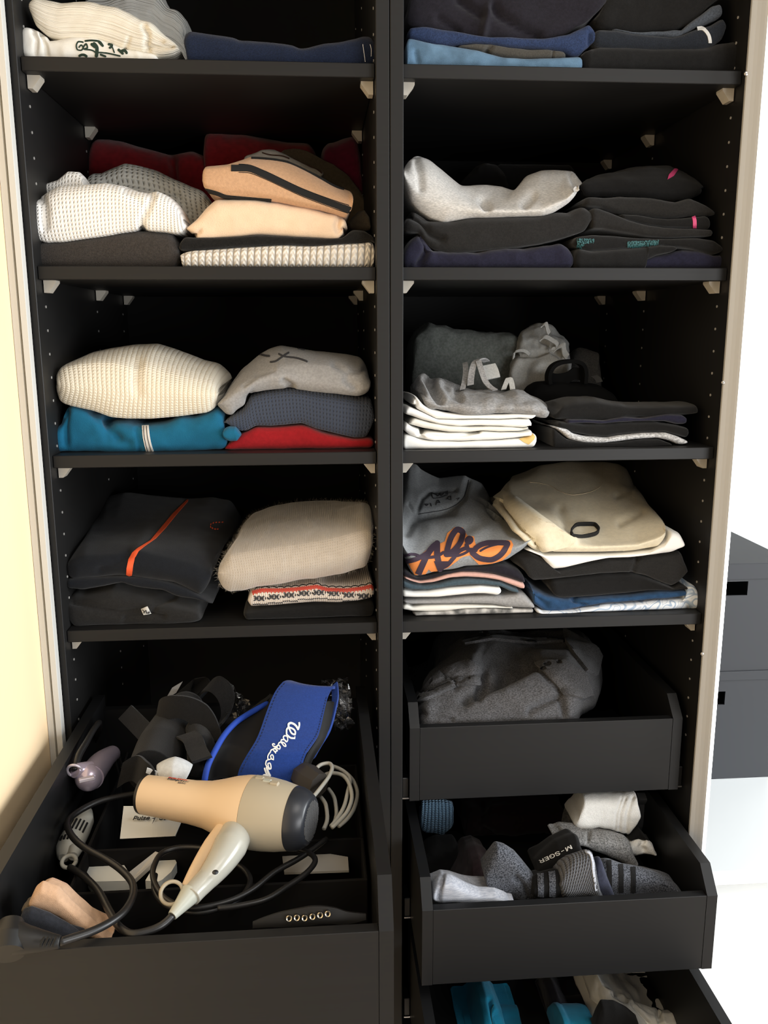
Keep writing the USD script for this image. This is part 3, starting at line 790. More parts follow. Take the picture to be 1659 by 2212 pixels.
garment('sweater', 'black mohair pullover between the oatmeal ribbed and beige sweaters', 'sweater', 'black_mohair', 'C6', [(30, 1000), (150, 1000), (300, 990), (500, 974), (700, 964), (900, 959), (1100, 964), (1300, 951), (1450, 941), (1560, 926), (1587, 945)], [(30, 960), (70, 895), (165, 900), (400, 895), (650, 880), (880, 890), (1200, 910), (1330, 905), (1400, 838), (1500, 846), (1565, 890), (1587, 930)], .034, .29, wr=.001, group=QL)
garment('sweater', 'peach beige cashmere sweater under the striped camel one', 'sweater', 'cashmere', 'C6', [(95, 850), (150, 882), (178, 922), (400, 902), (650, 872), (880, 882), (1100, 906), (1280, 916), (1340, 882), (1360, 840)], [(100, 825), (180, 768), (260, 668), (330, 605), (560, 600), (800, 622), (1000, 662), (1200, 717), (1300, 732), (1350, 762), (1362, 825)], .036, .28, ty=.035, wr=.0015,
        cr=[([(1300, 745), (1285, 800), (1300, 850), (1350, 830)], .007, 6), ([(150, 880), (190, 850)], .004, 4)], group=QL)
g = garment('striped_sweater', 'camel sweater with black stripes folded on the peach beige one', 'sweater', 'camel', 'C6', [(213, 500), (330, 568), (480, 588), (640, 593), (820, 617), (1000, 657), (1150, 680), (1290, 722), (1358, 745), (1412, 640)],
            None, .038, .20, mids=[(.034, [(210, 470), (500, 500), (820, 560), (1150, 640), (1395, 690), (1414, 620)]), (.040, [(209, 390), (225, 352), (340, 346), (440, 338), (700, 385), (1000, 490), (1390, 620), (1412, 560)]), (.090, [(230, 350), (440, 330), (500, 300), (600, 258), (760, 268), (880, 288), (1000, 338), (1150, 418), (1300, 500), (1400, 535), (1412, 555)])], wr=.0008, e=.006, group=QL)
decal(g, 'broad_stripe', strokes('C6', ([(440, 345), (560, 345), (700, 395), (850, 465), (1000, 535), (1200, 612), (1392, 680)], 13., 2)), 'stripe_black', label='broad black knitted stripe')
decal(g, 'thin_stripe', strokes('C6', ([(600, 264), (760, 274), (880, 294), (1000, 343), (1150, 423), (1300, 502), (1340, 512)], 3.5, 2)), 'stripe_black')
decal(g, 'lower_stripe', strokes('C6', ([(222, 518), (330, 545), (400, 572), (480, 580), (640, 594), (760, 604)], 8., 2)), 'stripe_black')
for dy in (-30, 32):
    decal(g, 'fine_stripe', strokes('C6', ([(500, 345 + dy), (560, 347 + dy), (700, 395 + dy), (850, 465 + dy), (1000, 535 + dy), (1200, 612 + dy), (1380, 672 + dy)], .8, 2)), 'stripe_black')
g = garment('scarf', 'grey brown striped scarf rising behind the camel sweater', 'scarf', 'sweater_top_shaded', 'C6', [(560, 330), (880, 350), (1150, 430), (1172, 410)], [(545, 262), (600, 240), (690, 206), (790, 206), (880, 245), (960, 290), (1060, 345), (1170, 388)], .215, .30, ty=.03, wr=.002, group=QL)  # upper part of the striped sweater; its grey is painted shade
decal(g, 'stripe', strokes('C6', ([(690, 222), (760, 240), (830, 245), (900, 268)], 2.5)), 'stripe_brown')
decal(g, 'stripe', strokes('C6', ([(940, 262), (1000, 275), (1060, 320), (1120, 350), (1160, 382)], 3.)), 'stripe_brown')
garment('sweater', 'olive brown pullover crumpled behind the striped camel sweater', 'sweater', 'olive_brown', 'C6', [(800, 420), (1200, 560), (1400, 660), (1500, 620)], [(780, 250), (860, 200), (940, 190), (1040, 210), (1150, 260), (1260, 320), (1350, 390), (1440, 490), (1505, 560)], .315, .325, mids=[(.305, [(790, 330), (1050, 330), (1300, 460), (1505, 600)]), (.315, [(780, 250), (860, 200), (940, 190), (1040, 210), (1150, 260), (1260, 320), (1350, 390), (1440, 490), (1505, 565)])], wr=.003, zset=Z2 + .085, group=QL)
garment('cloth_bundle', 'small khaki cloth bundle at the right end behind the cashmere', 'cloth', 'olive_brown', 'C6', [(1385, 835), (1545, 845)], [(1382, 760), (1450, 690), (1500, 682), (1530, 740), (1548, 800)], .10, .22, wr=.003, nt=50, ns=40, group=QL)

# ---------------------------------------------------------------- second shelf, right
garment('trousers', 'navy trousers lying lowest on the left with a turned corner', 'trousers', 'navy_purple', 'C7', [(38, 930), (60, 982), (400, 992), (900, 992), (1440, 988)], [(38, 850), (100, 765), (180, 705), (230, 820), (270, 862), (340, 857), (420, 877), (560, 867), (650, 882), (760, 852), (900, 842), (1040, 847), (1200, 812), (1340, 802), (1400, 842), (1442, 930)], .032, .30, zfloor=Z2, wr=.0025, ws=40,
        cr=[([(240, 850), (180, 970)], .010, 7), ([(180, 720), (235, 830)], .004, 5)], group=QR)
garment('trousers', 'charcoal brown trousers under the pale grey sweatpants', 'trousers', 'charcoal', 'C7', [(48, 700), (180, 702), (230, 800), (300, 852), (420, 872), (600, 862), (800, 842), (1000, 827), (1200, 797), (1400, 742), (1560, 692), (1587, 620)], [(48, 600), (100, 540), (190, 590), (230, 622), (420, 617), (560, 590), (700, 580), (900, 580), (1100, 574), (1300, 540), (1400, 550), (1500, 500), (1570, 540), (1588, 585)], .036, .29, wr=.0015,
        cr=[([(100, 560), (200, 620), (260, 720), (360, 760)], .009, 8)], group=QR)
g = garment('sweatpants', 'pale grey melange sweatpants heaped like a bowl on the charcoal trousers', 'trousers', 'heather_light', 'C7', [(48, 330), (100, 440), (160, 512), (260, 582), (380, 614), (500, 596), (640, 576), (900, 572), (1200, 561), (1300, 530), (1420, 460), (1490, 410), (1502, 380)], None, .040, .22,
            mids=[(.036, [(47, 260), (110, 330), (250, 420), (430, 490), (620, 520), (900, 530), (1200, 520), (1400, 430), (1505, 350)]), (.055, [(48, 195), (110, 140), (250, 200), (420, 330), (600, 440), (750, 497), (900, 478), (1080, 455), (1200, 440), (1340, 400), (1440, 340), (1512, 320)]), (.17, [(60, 120), (130, 72), (250, 122), (420, 250), (520, 333), (720, 308), (850, 318), (960, 365), (1060, 240), (1180, 195), (1300, 190), (1440, 200), (1520, 300)])], wr=.0018, ws=22, endk=.5,
            cr=[([(150, 90), (180, 200), (190, 330)], .006, 8), ([(700, 440), (745, 500)], .008, 7), ([(1120, 400), (1060, 460)], .007, 9), ([(1440, 210), (1470, 280), (1490, 350)], .005, 6)], group=QR)
garment('folded_cloth', 'dark grey cloth standing flat behind the sweatpants', 'cloth', 'charcoal', 'C7', [(770, 420), (1130, 430), (1500, 440)], [(765, 133), (1130, 138), (1505, 145)], .40, .46, ty=.02, zset=Z2 + .002, wr=.001, group=QR)
garment('cloth_bundle', 'black bundle behind the sweatpants, in front of the grey cloth', 'cloth', 'black_soft', 'C7', [(480, 420), (700, 430), (905, 430)], [(470, 330), (560, 240), (640, 165), (710, 140), (800, 155), (860, 230), (905, 310)], .26, .38, ty=.05, zset=Z2 + .08, wr=.003, group=QR)
garment('trousers', 'navy violet trousers lying lowest at the right end', 'trousers', 'navy_purple', 'C8', [(690, 1045), (740, 1058), (1100, 1058), (1500, 1052), (1520, 1010)], [(690, 1020), (780, 985), (900, 955), (1100, 910), (1250, 920), (1380, 962), (1500, 962), (1522, 990)], .034, .30, zfloor=Z2, wr=.002, group=QR)
garment('trousers', 'black trousers drooping over the shelf edge at the middle', 'trousers', 'black_cloth', 'C8', [(160, 1020), (320, 1064), (500, 1062), (690, 1048), (900, 962), (1060, 925)], [(150, 905), (300, 930), (600, 905), (900, 878), (1060, 890)], .028, .26, wr=.002, zfloor=Z2, group=QR)
g = garment('leggings', 'black leggings with teal printed patches', 'leggings', 'black_cloth', 'C8', [(152, 872), (300, 924), (520, 908), (760, 890), (950, 872), (1100, 885), (1220, 905), (1400, 958), (1482, 930)], [(165, 800), (320, 780), (500, 790), (700, 807), (1000, 817), (1250, 812), (1400, 830), (1482, 900)], .032, .28, wr=.0012, group=QR)
rs = np.random.RandomState(3)
pts = [(x, y) for x in np.arange(645, 925, 14) for y in np.arange(838, 885, 9) if y - 838 < 60 - (x - 645) * .12]
decal(g, 'teal_print', unary_union([Point(*(V('C8', (x + rs.rand() * 8, y + rs.rand() * 5 - (x - 645) * .03))[0])).buffer(.8 + 1.2 * rs.rand(), 3) for x, y in pts]), 'teal_print', edge=4., label='speckled teal print')
pts = [(x, y) for x in np.arange(195, 345, 14) for y in np.arange(815, 905, 10) if (y < 850 or x < 260) and not (225 < x < 275 and y > 870)]
decal(g, 'teal_print', unary_union([Point(*(V('C8', (x + rs.rand() * 9, y + rs.rand() * 6))[0])).buffer(.7 + 1.2 * rs.rand(), 3) for x, y in pts]), 'teal_print', edge=4.)
garment('trousers', 'charcoal sports trousers sloping down to the right over the teal leggings', 'trousers', 'charcoal', 'C8', [(312, 715), (430, 720), (600, 750), (800, 790), (1000, 806), (1200, 800), (1382, 792)], [(300, 545), (370, 540), (500, 590), (640, 650), (800, 695), (960, 718), (1200, 724), (1380, 738), (1392, 765)], .036, .27, wr=.001, group=QR)
g = garment('leggings', 'black leggings with a pink loop tag at the right end', 'leggings', 'black_cloth', 'C8', [(600, 632), (800, 688), (960, 710), (1200, 716), (1372, 730)], [(560, 604), (700, 602), (850, 627), (1000, 640), (1200, 622), (1330, 612), (1366, 640)], .040, .26, wr=.001, group=QR)
decal(g, 'loop_tag', strokes('C8', ([(1236, 616), (1246, 660), (1247, 714)], 8., 2)), 'pink_tag', label='bright pink loop tag')
garment('trousers', 'grey black trousers above the leggings with the pink tag', 'trousers', 'charcoal', 'C8', [(250, 515), (400, 528), (560, 595), (850, 618), (1000, 632), (1200, 614), (1340, 604), (1400, 600)], [(245, 450), (400, 460), (560, 440), (700, 450), (850, 460), (1050, 490), (1180, 452), (1240, 480), (1340, 540), (1400, 585)], .046, .26, wr=.0015, group=QR)
g = garment('jacket', 'black jacket with a pink slash heaped on the far right pile', 'jacket', 'black_soft', 'C8', [(260, 440), (560, 434), (850, 454), (1050, 484), (1180, 446), (1310, 425)], None, .075, .30, mids=[(.075, [(250, 380), (560, 380), (850, 390), (1050, 400), (1180, 390), (1310, 380)]), (.17, [(280, 290), (500, 220), (800, 170), (1000, 175), (1200, 280), (1310, 360)])], wr=.004, group=QR)
decal(g, 'pink_slash', strokes('C8', ([(1002, 282), (1015, 240), (1060, 190), (1107, 155), (1095, 200), (1060, 250)],)), 'pink_tag', label='pink pointed trim')

# ---------------------------------------------------------------- third shelf, left
RL, RR = 'clothes on the third left shelf', 'clothes on the third right shelf'
g = garment('shirt', 'teal blue zipped shirt lying under the cream ribbed sweater', 'shirt', 'teal_shirt', 'D1', [(75, 920), (100, 955), (400, 962), (700, 962), (1100, 962), (1480, 932), (1510, 890)], [(75, 850), (110, 780), (190, 720), (210, 620), (260, 565), (330, 590), (420, 630), (520, 680), (545, 722), (700, 720), (820, 752), (880, 740), (1030, 720), (1140, 672), (1260, 682), (1400, 632), (1450, 602), (1485, 650), (1500, 760)], .045, .30, zfloor=Z3, wr=.003, ws=22, ty=.03,
            cr=[([(540, 690), (560, 780), (620, 850)], .008, 9), ([(200, 640), (190, 760), (200, 900)], .006, 7), ([(420, 640), (480, 720), (540, 860), (700, 900)], .004, 10), ([(770, 780), (790, 860), (800, 960)], .003, 4)], group=RL)
decal(g, 'zip_band', strokes('D1', ([(845, 758), (852, 830), (865, 900), (885, 966)], 15., 2)), 'zip_white', label='white zip band', thick=.003, off=.002)
for q in ([(832, 765), (838, 840), (852, 910), (868, 962)], [(856, 765), (863, 840), (880, 910), (897, 960)]):
    decal(g, 'zip_tape', strokes('D1', (q, 1.2, 2)), 'ink_grey', off=.0026)
garment('sleeve_end', None, None, 'teal_shirt', 'D1', [(1480, 860), (1530, 878), (1590, 876), (1617, 845)], [(1480, 770), (1530, 755), (1580, 758), (1618, 800)], .030, .09, parent=g.prim, nt=40, ns=30, wr=.001, part_label='rounded sleeve end')
garment('sweater', 'cream ribbed sweater puffed up on the teal shirt', 'sweater', 'knit_rib_cream', 'D1', [(118, 500), (150, 562), (240, 592), (420, 632), (560, 682), (700, 697), (900, 697), (1100, 677), (1300, 652), (1410, 630), (1436, 590)], None, .045, .31,
        mids=[(.036, [(112, 420), (400, 450), (760, 480), (1100, 490), (1436, 510)]), (.050, [(106, 330), (150, 285), (300, 255), (450, 235), (600, 240), (760, 275), (850, 268), (1000, 318), (1150, 348), (1300, 385), (1405, 410), (1438, 450)]), (.17, [(140, 275), (300, 208), (420, 152), (560, 122), (760, 92), (940, 87), (1080, 127), (1200, 172), (1320, 220), (1440, 250), (1540, 300)]), (.29, [(180, 275), (420, 190), (760, 140), (940, 130), (1200, 200), (1540, 320)])], wr=.0012, ws=20, nt=150, ns=80, cr=[([(780, 250), (765, 380), (780, 480)], .004, 12)], group=RL)
garment('sweater', 'bright scarlet sweater lying flat beside the teal shirt', 'sweater', 'scarlet', 'D2', [(125, 1100), (250, 1112), (400, 1092), (600, 1097), (900, 1092), (1030, 1068), (1200, 1082), (1400, 1087), (1552, 1082)], [(122, 1085), (270, 960), (330, 940), (420, 895), (560, 900), (700, 890), (860, 877), (920, 892), (1060, 950), (1200, 980), (1350, 1010), (1500, 1002), (1555, 1015)], .048, .30, zfloor=Z3, ty=.02, wr=.001, group=RL)
garment('sweater', 'slate navy chunky knit sweater on the scarlet one', 'sweater', 'knit_navy', 'D2', [(118, 860), (180, 905), (260, 942), (330, 937), (420, 887), (560, 892), (700, 882), (860, 867), (1000, 922), (1200, 972), (1370, 1010), (1490, 1006), (1545, 900)], [(108, 840), (200, 780), (300, 720), (370, 590), (500, 550), (640, 530), (760, 525), (900, 540), (1100, 570), (1400, 610), (1530, 620), (1552, 740)], .046, .29, ty=.035, wr=.001, nt=140, ns=70, group=RL)
g = garment('tee_shirt', 'light grey printed tee shirt draped over the slate navy sweater', 't-shirt', 'heather_mid', 'D2', [(48, 705), (130, 775), (180, 782), (222, 732), (300, 692), (362, 582), (500, 552), (740, 515), (800, 530), (1100, 570), (1400, 606), (1515, 610)], None, .042, .28,
            mids=[(.038, [(50, 690), (150, 640), (260, 570), (400, 480), (560, 430), (740, 440), (1000, 470), (1250, 510), (1524, 560)]), (.050, [(55, 670), (160, 575), (260, 490), (400, 410), (560, 345), (700, 310), (900, 292), (1100, 310), (1300, 345), (1450, 385), (1525, 470)]), (.16, [(85, 630), (200, 460), (300, 340), (440, 210), (540, 150), (640, 122), (800, 140), (1000, 170), (1300, 205), (1430, 230), (1490, 300)])], wr=.0018, cr=[([(690, 460), (760, 520)], .007, 6), ([(1300, 450), (1380, 520)], .006, 8), ([(1450, 360), (1300, 370), (1180, 300)], .004, 6), ([(380, 590), (300, 640)], .003, 6), ([(580, 350), (420, 400), (300, 500)], .003, 6)], group=RL)
decal(g, 'printed_stroke', strokes('D2', ([(440, 192), (470, 208), (545, 222)], 3.8), ([(560, 280), (600, 275), (650, 245), (690, 215), (732, 190)], 3.4), ([(640, 202), (700, 228), (800, 240), (910, 275)], 3.2), ([(830, 150), (880, 158)], 3.)), 'ink_grey', label='dark crossing brush strokes')

# ---------------------------------------------------------------- third shelf, right
WT = 'folded white tee shirts'
g = garment('tee_shirt', 'white tee shirt with an ochre printed corner, bottom of the white stack', 't-shirt', 'tee_white', 'D3', [(44, 1290), (120, 1312), (200, 1327), (500, 1317), (900, 1307), (1280, 1302), (1345, 1280)], [(44, 1235), (55, 1178), (120, 1192), (200, 1230), (300, 1247), (600, 1255), (900, 1243), (1100, 1228), (1280, 1212), (1340, 1172), (1372, 1205), (1368, 1245)], .030, .28, zfloor=Z3, ty=.014, wr=.0008, group=WT)
decal(g, 'ochre_print', strokes('D3', ([(1205, 1238), (1280, 1215), (1335, 1182), (1362, 1215), (1350, 1245), (1300, 1290), (1250, 1268)],)), 'ink_ochre', label='ochre yellow print')
garment('tee_shirt', 'white tee shirt with a turned-in sleeve, second lowest of the white stack', 't-shirt', 'tee_white', 'D3', [(55, 1150), (110, 1190), (200, 1222), (350, 1250), (600, 1252), (900, 1241), (1100, 1226), (1312, 1206)], [(48, 1110), (75, 1065), (130, 1110), (240, 1150), (500, 1167), (700, 1170), (830, 1155), (1000, 1165), (1200, 1160), (1320, 1140), (1326, 1180)], .030, .275, ty=.014, wr=.0008, cr=[([(235, 1150), (215, 1190), (240, 1230)], .006, 5), ([(240, 1170), (400, 1215), (560, 1215), (800, 1160)], .003, 4)], group=WT)
garment('tee_shirt', 'white tee shirt with a double folded right end, middle of the white stack', 't-shirt', 'tee_cream', 'D3', [(108, 1085), (240, 1122), (500, 1162), (700, 1166), (830, 1152), (1000, 1161), (1200, 1156), (1292, 1130)], [(104, 1060), (150, 1022), (300, 1062), (500, 1098), (700, 1108), (900, 1100), (1100, 1106), (1240, 1122), (1294, 1108)], .031, .28, ty=.012, wr=.0006, e=.004, group=WT)
garment('tee_shirt', 'white tee shirt with a square right end, second from the top of the stack', 't-shirt', 'tee_white', 'D3', [(66, 985), (130, 1002), (240, 1042), (400, 1082), (600, 1106), (800, 1099), (1000, 1101), (1240, 1118), (1318, 1100)], [(62, 950), (95, 905), (150, 930), (250, 972), (380, 1036), (560, 1041), (800, 1036), (1000, 1041), (1150, 1032), (1300, 1031), (1322, 1080)], .030, .28, ty=.012, wr=.0006, e=.004, group=WT)
garment('tee_shirt', 'white tee shirt with its left edge curling up, topmost of the white stack', 't-shirt', 'tee_white', 'D3', [(140, 905), (220, 952), (380, 1032), (560, 1037), (800, 1032), (1000, 1037), (1200, 1022), (1330, 1034), (1362, 1000)], [(134, 850), (155, 790), (180, 812), (235, 885), (300, 927), (450, 967), (600, 987), (800, 992), (1000, 987), (1150, 982), (1350, 985), (1364, 997)], .030, .27, ty=.012, wr=.0006, e=.004, cr=[([(160, 820), (180, 880), (160, 910)], .004, 4)], group=WT)
g = garment('tank_top', 'grey melange tank top crumpled on the white tee stack', 'top', 'heather_grey', 'D3', [(258, 885), (300, 917), (450, 952), (600, 972), (800, 986), (1000, 979), (1200, 972), (1350, 984), (1420, 1020), (1480, 1022), (1502, 980)], None, .032, .24,
            mids=[(.028, [(262, 868), (450, 915), (750, 940), (1050, 930), (1300, 935), (1500, 965)]), (.036, [(264, 845), (290, 815), (450, 855), (600, 880), (750, 890), (900, 876), (1050, 880), (1250, 892), (1400, 905), (1490, 950)]), (.10, [(165, 720), (240, 640), (330, 690), (420, 680), (560, 730), (640, 760), (760, 775), (900, 765), (1050, 790), (1180, 760), (1300, 810), (1420, 865), (1485, 920)]), (.17, [(160, 660), (250, 580), (330, 640), (420, 630), (560, 700), (640, 740), (760, 755), (900, 745), (1050, 775), (1180, 745), (1300, 800), (1400, 850), (1470, 900)])], wr=.005, ws=36, cr=[([(330, 640), (360, 760), (420, 850)], .012, 8), ([(250, 620), (320, 720)], .006, 5), ([(590, 740), (620, 830)], .008, 7), ([(470, 690), (560, 800)], .006, 8)], group=RR)


def strap(name, o, view, pts, y, hw, mat, lab=None, thick=.003, n=40, up=(1, 0, .2)):
    P = at_y(V(view, pts), np.broadcast_to(y, (len(pts),)))
    s = np.asarray(up, float) * hw
    return mesh(name, ribbon(P, np.repeat([s], 2, 0), thick, n), mat, o.prim if hasattr(o, 'prim') else o, smooth=40, label=lab)


strap('shoulder_strap', g, 'D3', [(640, 745), (665, 640), (672, 560), (665, 480)], (.10, .11, .12, .14), .0042, 'heather_grey', None, .002)
strap('shoulder_strap', g, 'D3', [(720, 700), (735, 560), (775, 460), (830, 440), (880, 465)], (.10, .10, .11, .12, .13), .005, 'heather_grey', None, .002)
strap('shoulder_strap', g, 'D3', [(800, 460), (830, 560), (880, 680), (965, 750)], (.105, .095, .09, .08), .0042, 'heather_grey', None, .002)
strap('white_tab', g, 'D3', [(895, 500), (925, 560), (945, 635)], (.125, .12, .115), .011, 'ruffle_grey', 'pale hanging tab')
strap('white_tab', g, 'D3', [(1050, 745), (1075, 680), (1100, 630), (1140, 745)], (.11, .115, .12, .11), .004, 'ruffle_grey')
garment('towel', 'dark grey green terry towel standing behind the grey tank top', 'towel', 'towel_green', 'D3', [(120, 760), (300, 820), (700, 850), (1250, 800)], [(118, 330), (130, 250), (170, 170), (290, 80), (400, 100), (560, 145), (760, 165), (960, 185), (1030, 180), (1130, 187), (1200, 225), (1255, 320)], .29, .42, ty=.05, zset=Z3 + .002, wr=.003, ws=50, group=RR)
g = garment('ruffle_blouse', 'pale grey ruffled blouse rolled in a ball at the back', 'blouse', 'ruffle_grey', 'D4', [(120, 480), (160, 580), (220, 622), (330, 620), (480, 620), (590, 540)], None, .27, .40, mids=[(.262, [(112, 380), (250, 400), (420, 380), (600, 390)]), (.275, [(110, 345), (150, 300), (230, 310), (330, 320), (420, 285), (500, 300), (590, 350), (606, 380)]), (.30, [(115, 310), (135, 250), (185, 180), (260, 190), (350, 190), (440, 180), (540, 220), (604, 340)]), (.34, [(125, 280), (185, 175), (260, 100), (320, 75), (390, 68), (440, 100), (500, 160), (560, 205), (590, 300)])], zset=Z3 + .002, wr=.006, ws=40,
            cr=[([(120, 330), (200, 340), (320, 335), (430, 290), (560, 380)], .008, 5), ([(350, 210), (430, 250), (480, 250)], .008, 5)], group=RR)
for q, hw in (([(350, 212), (385, 188), (440, 215), (490, 255), (478, 285), (440, 290)], .004), ([(360, 95), (390, 75), (405, 130), (420, 160)], .004), ([(470, 300), (540, 260), (545, 310), (575, 360)], .006), ([(115, 372), (130, 315), (190, 305), (250, 340)], .003)):
    strap('ruffle', g, 'D4', q, .262, hw, 'ruffle_grey', None, .002, 30, (.6, .3, .7))
g = garment('cloth_bag', 'grey cloth bag with a tied corner standing at the back behind the ruffled blouse', 'bag', 'heather_grey', 'D4', [(585, 620), (850, 620)], [(588, 262), (700, 285), (833, 328), (842, 560)], .42, .50, ty=.03, zset=Z3 + .002, wr=.003, group=RR)
strap('tied_corner', g, 'D4', [(800, 520), (835, 545), (850, 575)], .415, .006, 'film', 'knotted pale tip', .002, 20)
g = garment('bag', 'black soft bag with a looped handle between the white stack and dark tees', 'bag', 'black_bag', 'D4', [(330, 1100), (420, 1120), (600, 1120), (1000, 1100)], [(205, 670), (260, 612), (330, 573), (420, 571), (700, 577), (850, 600), (950, 660), (1005, 740)], .20, .31, ty=.03, zset=Z3 + .002, wr=.002, group=RR)
loop = at_y(V('D4', [(420, 590), (410, 530), (440, 450), (520, 405), (620, 395), (700, 425), (722, 500), (715, 585)]), .215)
mesh('handle_loop', ribbon(loop, np.repeat([[0, .012, 0]], 2, 0), .006, 50), 'black_bag', g.prim, smooth=40)
loop = at_y(V('D4', [(430, 540), (490, 555), (560, 545), (640, 500), (715, 520)]), .222)
mesh('handle_loop', ribbon(loop, np.repeat([[0, .0, .010]], 2, 0), .006, 50), 'black_bag', g.prim, smooth=40)
DT = 'dark tee shirts on the third right shelf'
garment('tee_shirt', 'black tee shirt lying lowest, below the speckled pale one', 't-shirt', 'black_cloth', 'D4', [(440, 1112), (800, 1130), (1100, 1126), (1455, 1116)], [(440, 960), (560, 1060), (760, 1092), (1000, 1084), (1150, 1062), (1350, 1058), (1460, 1098)], .034, .19, zfloor=Z3, wr=.001, group=DT)
g = garment('tee_shirt', 'speckled pale grey tee shirt within the dark pile', 't-shirt', 'heather_speckle', 'D4', [(458, 956), (520, 1002), (580, 1056), (700, 1087), (850, 1092), (1000, 1077), (1150, 1057), (1330, 1047), (1450, 1072), (1500, 1101), (1550, 1106), (1588, 1090)], [(455, 950), (560, 968), (612, 1008), (700, 1030), (900, 1045), (1000, 1025), (1200, 1005), (1400, 1000), (1500, 1030), (1588, 1072)], .032, .19, ty=.012, wr=.0005, e=.005, group=DT)
garment('tee_shirt', 'black tee shirt pressed between the speckled and the violet navy tee', 't-shirt', 'black_cloth', 'D4', [(480, 950), (620, 1006), (760, 1031), (900, 1041), (1000, 1021), (1200, 1001), (1400, 996), (1500, 1026), (1592, 1052)], [(480, 905), (700, 928), (860, 930), (1000, 915), (1300, 908), (1500, 937), (1592, 962)], .036, .19, wr=.001, group=DT)
garment('tee_shirt', 'violet navy tee shirt below the top black one', 't-shirt', 'navy_purple', 'D4', [(560, 925), (720, 917), (860, 925), (1000, 911), (1200, 905), (1400, 902), (1500, 931), (1578, 926)], [(560, 890), (700, 892), (880, 902), (1050, 870), (1200, 880), (1420, 850), (1540, 852), (1582, 880)], .035, .19, ty=.01, wr=.001, group=DT)
garment('tee_shirt', 'black tee shirt topmost on the dark pile', 't-shirt', 'black_cloth', 'D4', [(450, 885), (700, 886), (880, 897), (1050, 866), (1250, 872), (1420, 846), (1592, 850)], [(450, 740), (600, 702), (760, 692), (900, 722), (1000, 742), (1200, 747), (1590, 742), (1600, 790)], .042, .19, ty=.06, wr=.0015, group=DT)

# ---------------------------------------------------------------- lowest shelf, left
SL, SR = 'clothes on the lowest left shelf', 'clothes on the lowest right shelf'
g = garment('tracksuit', 'charcoal tracksuit trousers with a small white tag, lying lowest', 'trousers', 'charcoal', 'D5', [(140, 1250), (180, 1288), (400, 1302), (620, 1302), (850, 1284), (960, 1240), (1305, 1238)], [(140, 960), (300, 962), (560, 892), (700, 942), (900, 982), (1060, 1022), (1310, 1077), (1318, 1110)], .030, .33, zfloor=Z4, wr=.003, ws=22, cr=[([(150, 1080), (400, 1150), (560, 1180), (760, 1150)], .007, 8), ([(620, 1230), (860, 1190), (960, 1210)], .006, 6), ([(1060, 1030), (900, 1100), (860, 1190)], .004, 7)], group=SL)
decal(g, 'brand_tag', strokes('D5', ([(768, 1140), (825, 1120), (858, 1185), (792, 1198)],)), 'care_white', label='white fabric tag with dark zigzag', thick=.002, off=.0015)
decal(g, 'zigzag', strokes('D5', ([(785, 1150), (800, 1160), (796, 1172), (815, 1150), (818, 1175), (838, 1160), (832, 1182)], .9)), 'ink_grey', off=.0022)
garment('sweatshirt', 'blue black sweatshirt between the striped jacket and the tracksuit', 'sweatshirt', 'jacket_navy', 'D5', [(118, 940), (250, 957), (450, 922), (600, 890), (740, 937), (960, 962), (1080, 1022), (1320, 1067), (1405, 1088)], [(116, 870), (400, 848), (560, 836), (780, 848), (1000, 884), (1160, 934), (1300, 1002), (1390, 1050), (1414, 1080)], .034, .32, wr=.002, group=SL)
g = garment('jacket', 'navy sports jacket with an orange stripe, topmost on its pile', 'jacket', 'jacket_navy', 'D5', [(95, 800), (110, 842), (150, 862), (350, 852), (560, 834), (660, 842), (860, 862), (1060, 892), (1160, 932), (1300, 1004), (1378, 950)], None, .036, .36,
            mids=[(.031, [(92, 770), (350, 760), (650, 770), (900, 790), (1150, 840), (1382, 900)]), (.045, [(94, 740), (130, 700), (260, 655), (440, 650), (640, 640), (730, 612), (860, 650), (1060, 690), (1250, 740), (1380, 800)]), (.17, [(236, 560), (300, 440), (520, 420), (800, 400), (1000, 400), (1250, 420), (1520, 500)]), (.33, [(300, 330), (480, 135), (620, 100), (800, 120), (1180, 160), (1400, 145), (1560, 165), (1655, 240)])], wr=.003, ws=16, cr=[([(400, 780), (560, 720), (660, 650)], .004, 9)], nt=130, ns=80, group=SL)
decal(g, 'orange_stripe', strokes('D5', ([(634, 835), (636, 780), (655, 700), (690, 640), (735, 600), (850, 530), (950, 410), (1050, 290), (1175, 168), (1190, 165), (1186, 180), (1090, 290), (985, 420), (900, 510), (800, 580), (745, 625), (715, 680), (695, 760), (685, 840), (660, 846)],)), 'orange_stripe', label='bright orange reflective stripe', edge=3.)
decal(g, 'ring_logo', strokes('D5', *[([(x, y), (x + 8 * c, y + 5 * s)], 1.8) for x, y, c, s in [(1490, 366, 1, 0), (1462, 367, 1, 0), (1435, 369, 1, -.3), (1410, 375, .8, -.8), (1390, 390, .3, -1.6), (1388, 406, .2, 1.2), (1402, 418, .9, .9), (1425, 427, 1, .4), (1448, 428, 1, 0)]]), 'orange_stripe', label='dashed orange open ring emblem')
g = garment('sweater', 'fluffy beige grey mohair sweater leaning on the stile', 'sweater', 'knit_fuzzy', 'D6', [(95, 940), (130, 1000), (200, 1037), (330, 1032), (450, 987), (700, 957), (900, 922), (1100, 892), (1300, 852), (1480, 802), (1545, 735)], None, .036, .33,
            mids=[(.028, [(93, 880), (250, 880), (500, 850), (900, 800), (1250, 740), (1550, 640)]), (.045, [(104, 790), (200, 680), (450, 640), (800, 600), (1150, 540), (1400, 470), (1554, 420)]), (.16, [(230, 560), (330, 450), (600, 380), (900, 340), (1200, 300), (1440, 250), (1554, 230)]), (.29, [(300, 470), (430, 300), (650, 220), (900, 190), (1150, 185), (1400, 200), (1550, 225)])], wr=.0025, ws=26, nt=120, ns=80, group=SL)
